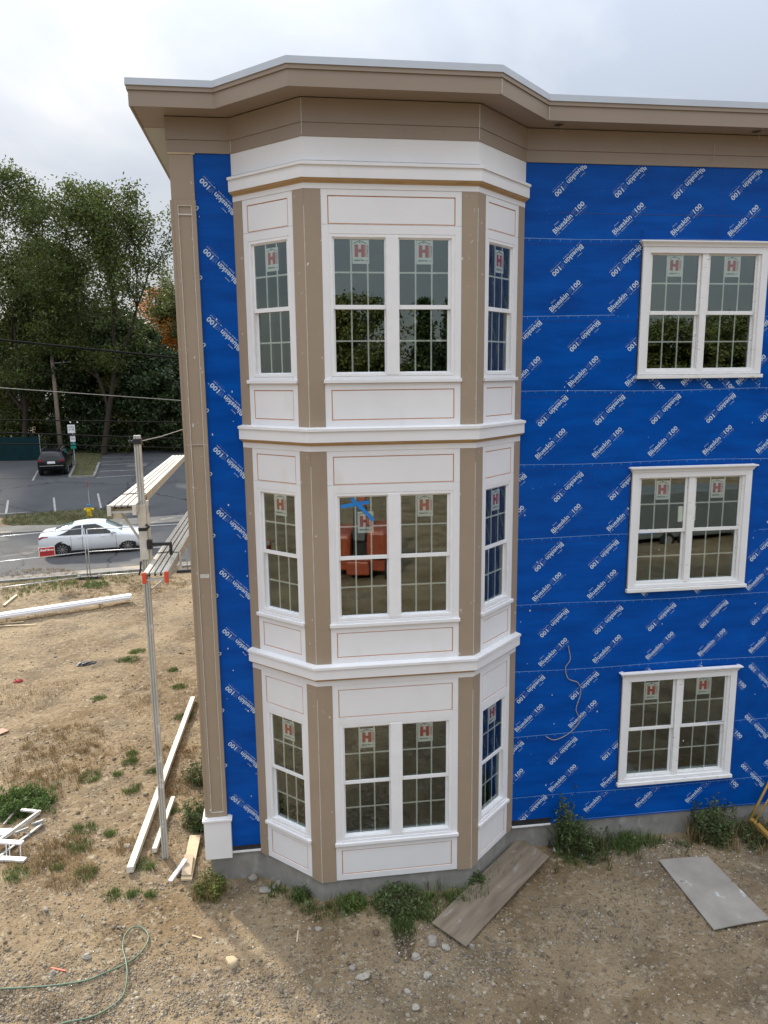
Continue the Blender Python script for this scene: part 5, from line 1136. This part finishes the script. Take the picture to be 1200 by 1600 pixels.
def tree(name, label, loc, H, R, mf, seed, nclump=420, nleaf=42, lsize=.26, trunk_r=.3, split=.28, group='background trees', low=.22, cat='tree', lean=0., shape=1.):
    rng = np.random.default_rng(seed); rr = random.Random(seed); t = thing(name, label, cat, loc, group=group); mb = MB(); tips = []
    def grow_(p, d, L_, r, lv):
        pts = [p]; rs = [r]; q = p.copy(); dd_ = d.copy()
        for k in range(4):
            dd_ = (dd_+Vector((rr.gauss(0, .12), rr.gauss(0, .12), .06))).normalized(); q = q+dd_*L_/4; pts.append(q.copy()); rs.append(r*(1-.11*(k+1)))
            if lv >= 2: tips.append(q.copy())
        mb.tube(pts, rs, 6 if lv < 2 else 4, cap=False)
        if lv >= 4: tips.append(q); return
        nb = 3 if lv < 2 else rr.choice((2, 3))
        for b_ in range(nb):
            a = rr.uniform(0, 6.28); sp_ = rr.uniform(.35, .85); o = dd_.orthogonal().normalized(); o.rotate(Matrix.Rotation(a, 3, dd_)); nd_ = (dd_+o*sp_).normalized(); st = pts[rr.choice((2, 3, 4))] if b_ else q
            grow_(st, nd_, L_*rr.uniform(.62, .82), r*.56, lv+1)
    grow_(Vector((0, 0, -.3)), Vector((lean, 0, 1)).normalized(), H*split, trunk_r, 0)
    T = np.array([list(p) for p in tips]); 
    # fit the skeleton into the crown box
    hi = T[:, 2].max(); rad = np.percentile(np.hypot(T[:, 0], T[:, 1]), 95); sx, sz_ = R*.92/rad, H*.96/hi
    mb.v = [(v[0]*(sx if v[2] > H*split*.5 else 1+(sx-1)*max(0, v[2])/(H*split*.5)), v[1]*(sx if v[2] > H*split*.5 else 1+(sx-1)*max(0, v[2])/(H*split*.5)), v[2]*sz_) for v in mb.v]
    T = T*np.array([sx, sx, sz_]); mb.build('trunk', m_bark, t, smooth=True, fixn=False)
    extra = []
    while len(extra) < nclump:
        u = rng.random(); a = rng.random()*6.283; z = H*(low+(1-low)*u); prof = math.sin(math.pi*min(1, (u*.88+.10))**shape)**.6; r_ = R*prof*math.sqrt(rng.random())*rng.uniform(.75, 1.08)
        c = np.array([r_*math.cos(a)+lean*z*.6, r_*math.sin(a), z])
        if vn3(c*.5+seed) > .49: extra.append(c)
    C_ = np.concatenate([T, np.array(extra)]); V, F_ = leaves(C_, nleaf, .43*(R/6)**.5, lsize, rng); mesh_np('crown', V, F_, mf, parent=t); return t
_T3 = np.random.default_rng(5).random((32, 32, 32))
def vn3(c):
    i = np.floor(c).astype(int); f = sm(c-i); s_ = 0
    for a in (0, 1):
        for b in (0, 1):
            for d in (0, 1): s_ += _T3[(i[0]+a) % 32, (i[1]+b) % 32, (i[2]+d) % 32]*(f[0] if a else 1-f[0])*(f[1] if b else 1-f[1])*(f[2] if d else 1-f[2])
    return s_
def at(x, y_g, dep):                        # base point on the ground under a photo column at a chosen depth
    r = ray(x, y_g); p = CAM+r*dep; return Vector((p[0], p[1], float(gz(p[0], p[1]))))
TR = [(35, 68, 24.0, 7.2, m_fol, 'tall green tree at the left edge rising highest over the others', 1, .24, 8), (160, 66, 22.2, 6.6, m_fol, 'tall open crowned green tree nearest the building corner', 2, .34, 0), (-75, 72, 24, 7.5, m_fol, 'tall green tree cut by the left edge of the picture', 3, .2, 0), (100, 76, 19, 5.0, m_fol2, 'darker tree standing between the two tallest ones', 4, .3, 0),
      (258, 88, 15.5, 4.2, m_fola, 'orange autumn tree just left of the building corner', 5, .2, 0), (325, 88, 19, 5, m_folr, 'partly turning tree behind the building corner', 6, .2, 0)]
for x, dep, H_, R_2, mf, lb, sd2, low, _ in TR: tree('deciduous_tree', lb, at(x, 700, dep), H_, R_2, mf, sd2, nclump=560 if dep < 80 else 240, nleaf=46, low=low, lsize=.21)
LOWT = [(-60, 74, 13, m_fol2, 'dense low dark tree at the left edge behind the screen fence'), (10, 80, 12, m_fol2, 'dark bushy tree behind the lawn at left'), (62, 73, 12.5, m_folr, 'bushy olive tree behind the utility pole'), (112, 71, 12.5, m_fol2, 'dark dense tree directly behind the street sign'), (150, 73, 13.5, m_fol, 'green bushy tree right of the street sign'), (192, 70, 12, m_fol2, 'dark bushy tree left of the scaffold pole top'), (232, 72, 8.5, m_folr, 'bushy tree right behind the scaffold pole top'), (272, 70, 8.5, m_fol2, 'bushy tree touching the building corner'), (205, 84, 13, m_fol2, 'dark middle height tree in the gap left of the autumn tree'), (325, 74, 10, m_fol2, 'bushy tree hidden mostly by the building')]
for i, (x, dep, H_, mf, lb) in enumerate(LOWT): tree('bushy_tree', lb, at(x, 700, dep), H_, 4.6, mf, 40+i, nclump=330, nleaf=36, lsize=.28, trunk_r=.2, split=.2, low=.03, shape=.8)
def shrub(label, loc, R, H, mf, seed, n=90):
    rng = np.random.default_rng(seed); t = thing('shrub', label, 'shrub', loc, group='shrubs at the edge of the parking lot'); C_ = []
    while len(C_) < n:
        p = rng.uniform(-1, 1, 3)
        if np.dot(p, p) < 1 and p[2] > -.2: C_.append(p*np.array([R, R, H])+np.array([0, 0, H*.1]))
    V, F_ = leaves(C_, 40, .3, .2, rng); mesh_np('foliage', V, F_, mf, parent=t); mb = MB()
    for k in range(5): a = k*1.25; mb.tube([(0, 0, -.1), (.4*R*math.cos(a), .4*R*math.sin(a), H*.6)], [.05, .02], 5)
    mb.build('stem', m_bark, t)
for i, (x, dep, R2, H2, mf, lb) in enumerate(((12, 70, 2.2, 2.0, m_folr, 'yellow green shrub above the green screen fence'), (48, 71, 2.6, 3.4, m_fol, 'green shrub left of the utility pole'), (128, 70, 2.4, 3.2, m_fol2, 'dark shrub behind the island sign'), (168, 69.5, 2.6, 3.4, m_fol2, 'dark shrub at the back of the parking lot near the island'), (205, 70, 2.8, 3.4, m_folr, 'olive shrub at the back of the lot left of the pole'), (248, 71, 2.8, 3.6, m_fol2, 'dark shrub at the back of the lot right of the pole'), (288, 70, 2.6, 3.4, m_fol, 'green shrub at the back of the lot by the building corner'))): shrub(lb, at(x, 700, dep), R2*1.1, H2*(1.35 if i else 1), mf, 70+i, 170)
# house glimpsed behind
hb = at(18, 700, 97); hs_ = thing('white_house', 'pale clapboard house glimpsed through the trees at the left edge', 'house', hb, R_(12))
m_clap = mat('white_clapboard', (.6, .6, .58), (.5, .5, .48), 3, .7, stretch=(1, 1, 8)); m_roofs = mat('grey_shingle', (.12, .12, .125), (.08, .08, .085), 5, .9)
mb = MB(); mb.box(-5, 5, 0, 8, -.3, 5.2); mb.add([(-5, 0, 5.2), (5, 0, 5.2), (5, 8, 5.2), (-5, 8, 5.2), (-5, 4, 8), (5, 4, 8)], [(0, 3, 4), (1, 5, 2)]); mb.build('wall', m_clap, hs_)
mb = MB(); mb.add([(-5.4, -.4, 5.0), (5.4, -.4, 5.0), (5.4, 4, 8.15), (-5.4, 4, 8.15), (-5.4, 8.4, 5.0), (5.4, 8.4, 5.0)], [(0, 1, 2, 3), (3, 2, 5, 4)]); o = mb.build('roof', m_roofs, hs_); s_ = o.modifiers.new('s', 'SOLIDIFY'); s_.thickness = .15
for x in (-3.2, 0, 3.2):
    for z in (1.0, 3.4): mb = MB(); mb.box(x-.45, x+.45, -.05, .02, z, z+1.3); mb.build('window', CG, hs_)
mb = MB(); mb.box(-1.9, -1.0, -.05, .02, 0, 2.1); mb.build('door', m_dark, hs_)
# ================================================================== WHAT THE WINDOWS MIRROR: far side of the site
m_or = mat('lift_orange', (.40, .085, .04), (.3, .06, .03), 4, .4)
bl = thing('boom_lift', 'orange boom lift chassis parked behind the viewer, mirrored in the middle bay window', 'boom lift', (5.1, -20.2, -.3), R_(12))
mb = MB(); mb.box(-1.1, 1.1, -.9, .9, .45, .95); mb.box(-.45, .45, .9, 1.25, .35, .9); mb.build('chassis', m_or, bl, bevel=.06)
mb = MB(); mb.box(-1.15, -.25, -1.1, 1.2, 1.0, 1.95); mb.box(.35, 1.15, -1.1, 1.2, 1.0, 2.1); mb.build('hood', m_or, bl, bevel=.15)
mb = MB(); mb.box(-.25, .35, -.8, .9, 1.0, 2.0); mb.bar((.05, .9, 1.6), (.05, .3, 2.9), .5, .3); mb.build('turret', m_dark, bl, bevel=.05)
mb = MB(); mb.bar((.05, .5, 2.3), (.0, -1.4, 3.4), .3, .35); mb.build('boom', m_or, bl, bevel=.03)
for sx_ in (-1, 1):
    for sy_ in (-1, 1): mb = MB(); mb.lathe([(.05, -.16), (.4, -.16), (.46, -.1), (.46, .1), (.4, .16), (.05, .16)], 20, (sx_*1.2, sy_*.75, .46), 'X'); mb.build('wheel', TYR, bl, smooth=True)
tl = thing('cargo_trailer', 'grey cargo trailer parked behind the viewer, mirrored in the middle right window', 'trailer', (20.6, -22.2, -.3), R_(-8))
m_tr = mat('grey_trailer', (.16, .17, .175), (.12, .13, .135), 3, .4)
mb = MB(); mb.box(-3, 3, -1.1, 1.1, .45, 2.6); mb.build('body', m_tr, tl, bevel=.08)
for x in (-1.3, -.35):
    for sy_ in (-1, 1): mb = MB(); mb.lathe([(.05, -.1), (.3, -.1), (.36, -.06), (.36, .06), (.3, .1), (.05, .1)], 20, (x, sy_*1.12, .36), 'Y'); wo = mb.build('wheel', TYR, tl, smooth=True); mb = MB(); mb.lathe([(.02, sy_*.105), (.2, sy_*.105), (.2, sy_*.125), (.05, sy_*.13)], 16, (x, sy_*1.12, .36), 'Y'); mb.build('rim', RIM, wo)
mb = MB(); mb.box(-.8, .1, 1.1, 1.12, 1.2, 1.9); mb.build('window', m_stick, tl)
mb = MB(); mb.bar((3, 0, .5), (4.2, 0, .5), .3, .1); mb.build('drawbar', m_dark, tl)
tb = tree('reflected_tree', 'broad tree beyond the site, mirrored in the top bay window', (9.5, -62, -.5), 15.0, 7.0, m_folr, 101, nclump=420, nleaf=40, lsize=.34, group='trees behind the viewer mirrored in the glass', low=.08)
def conifer(label, loc, H, R, seed):
    rng = np.random.default_rng(seed); t = thing('conifer_tree', label, 'tree', loc, group='conifers behind the viewer mirrored in the glass'); mb = MB(); mb.tube([(0, 0, -.3), (0, 0, H)], [.28, .03], 8); mb.build('trunk', m_bark, t); C_ = []
    for k in range(420):
        u = rng.random()**.8; a = rng.random()*6.28; r_ = R*(1-u)*(.35+.65*rng.random())*(1+.25*math.sin(u*40)); C_.append((r_*math.cos(a), r_*math.sin(a), H*(.06+.94*u)))
    V, F_ = leaves(C_, 22, .28, .34, rng); mesh_np('crown', V, F_, m_fol2, parent=t); return t
conifer('narrow spruce beyond the site, mirrored right of centre in the top bay window', (15.3, -60, -.5), 14.6, 2.8, 201)
conifer('second narrow spruce beyond the site, mirrored beside the first one', (17.9, -60.5, -.5), 14.8, 2.6, 202)
rt = [(-14, -60, 12.5), (-4, -63, 13.5), (1.5, -60, 12.0), (20.5, -64, 13), (26, -62, 14.5), (33, -62, 15.5), (40, -60, 15.2), (48, -64, 16), (57, -62, 15), (67, -66, 16), (-25, -62, 14), (78, -64, 15)]
ORD = ['well left of the boom lift', 'left of the boom lift', 'just left of the boom lift', 'straight behind the cargo trailer', 'just right of the cargo trailer', 'second right of the trailer', 'third right of the trailer', 'fourth right of the trailer', 'fifth right of the trailer', 'sixth right of the trailer', 'farthest left end of the row', 'farthest right end of the row']
for i, (x, y, H_) in enumerate(rt):
    dup(tb, (x, y, -.6), random.uniform(0, 6), f'leafy tree in the mirrored tree line, {ORD[i]}', (1, 1, (H_-2.2)/15.0))
rng_ = np.random.default_rng(77); n_ = 2600; cx_ = rng_.uniform(-60, 120, n_); cy_ = -76+rng_.uniform(-3, 3, n_); cz_ = rng_.random(n_)**.8*(8.5+2.2*np.sin(cx_*.35)+1.2*np.sin(cx_*.9+1))
V, F_ = leaves(np.stack([cx_, cy_, cz_], -1), 26, .9, .55, rng_); tag(mesh_np('distant_wood', V, F_, m_fol2), 'far dark wood edge beyond the site, mirrored in the windows', 'woods', kind='stuff')
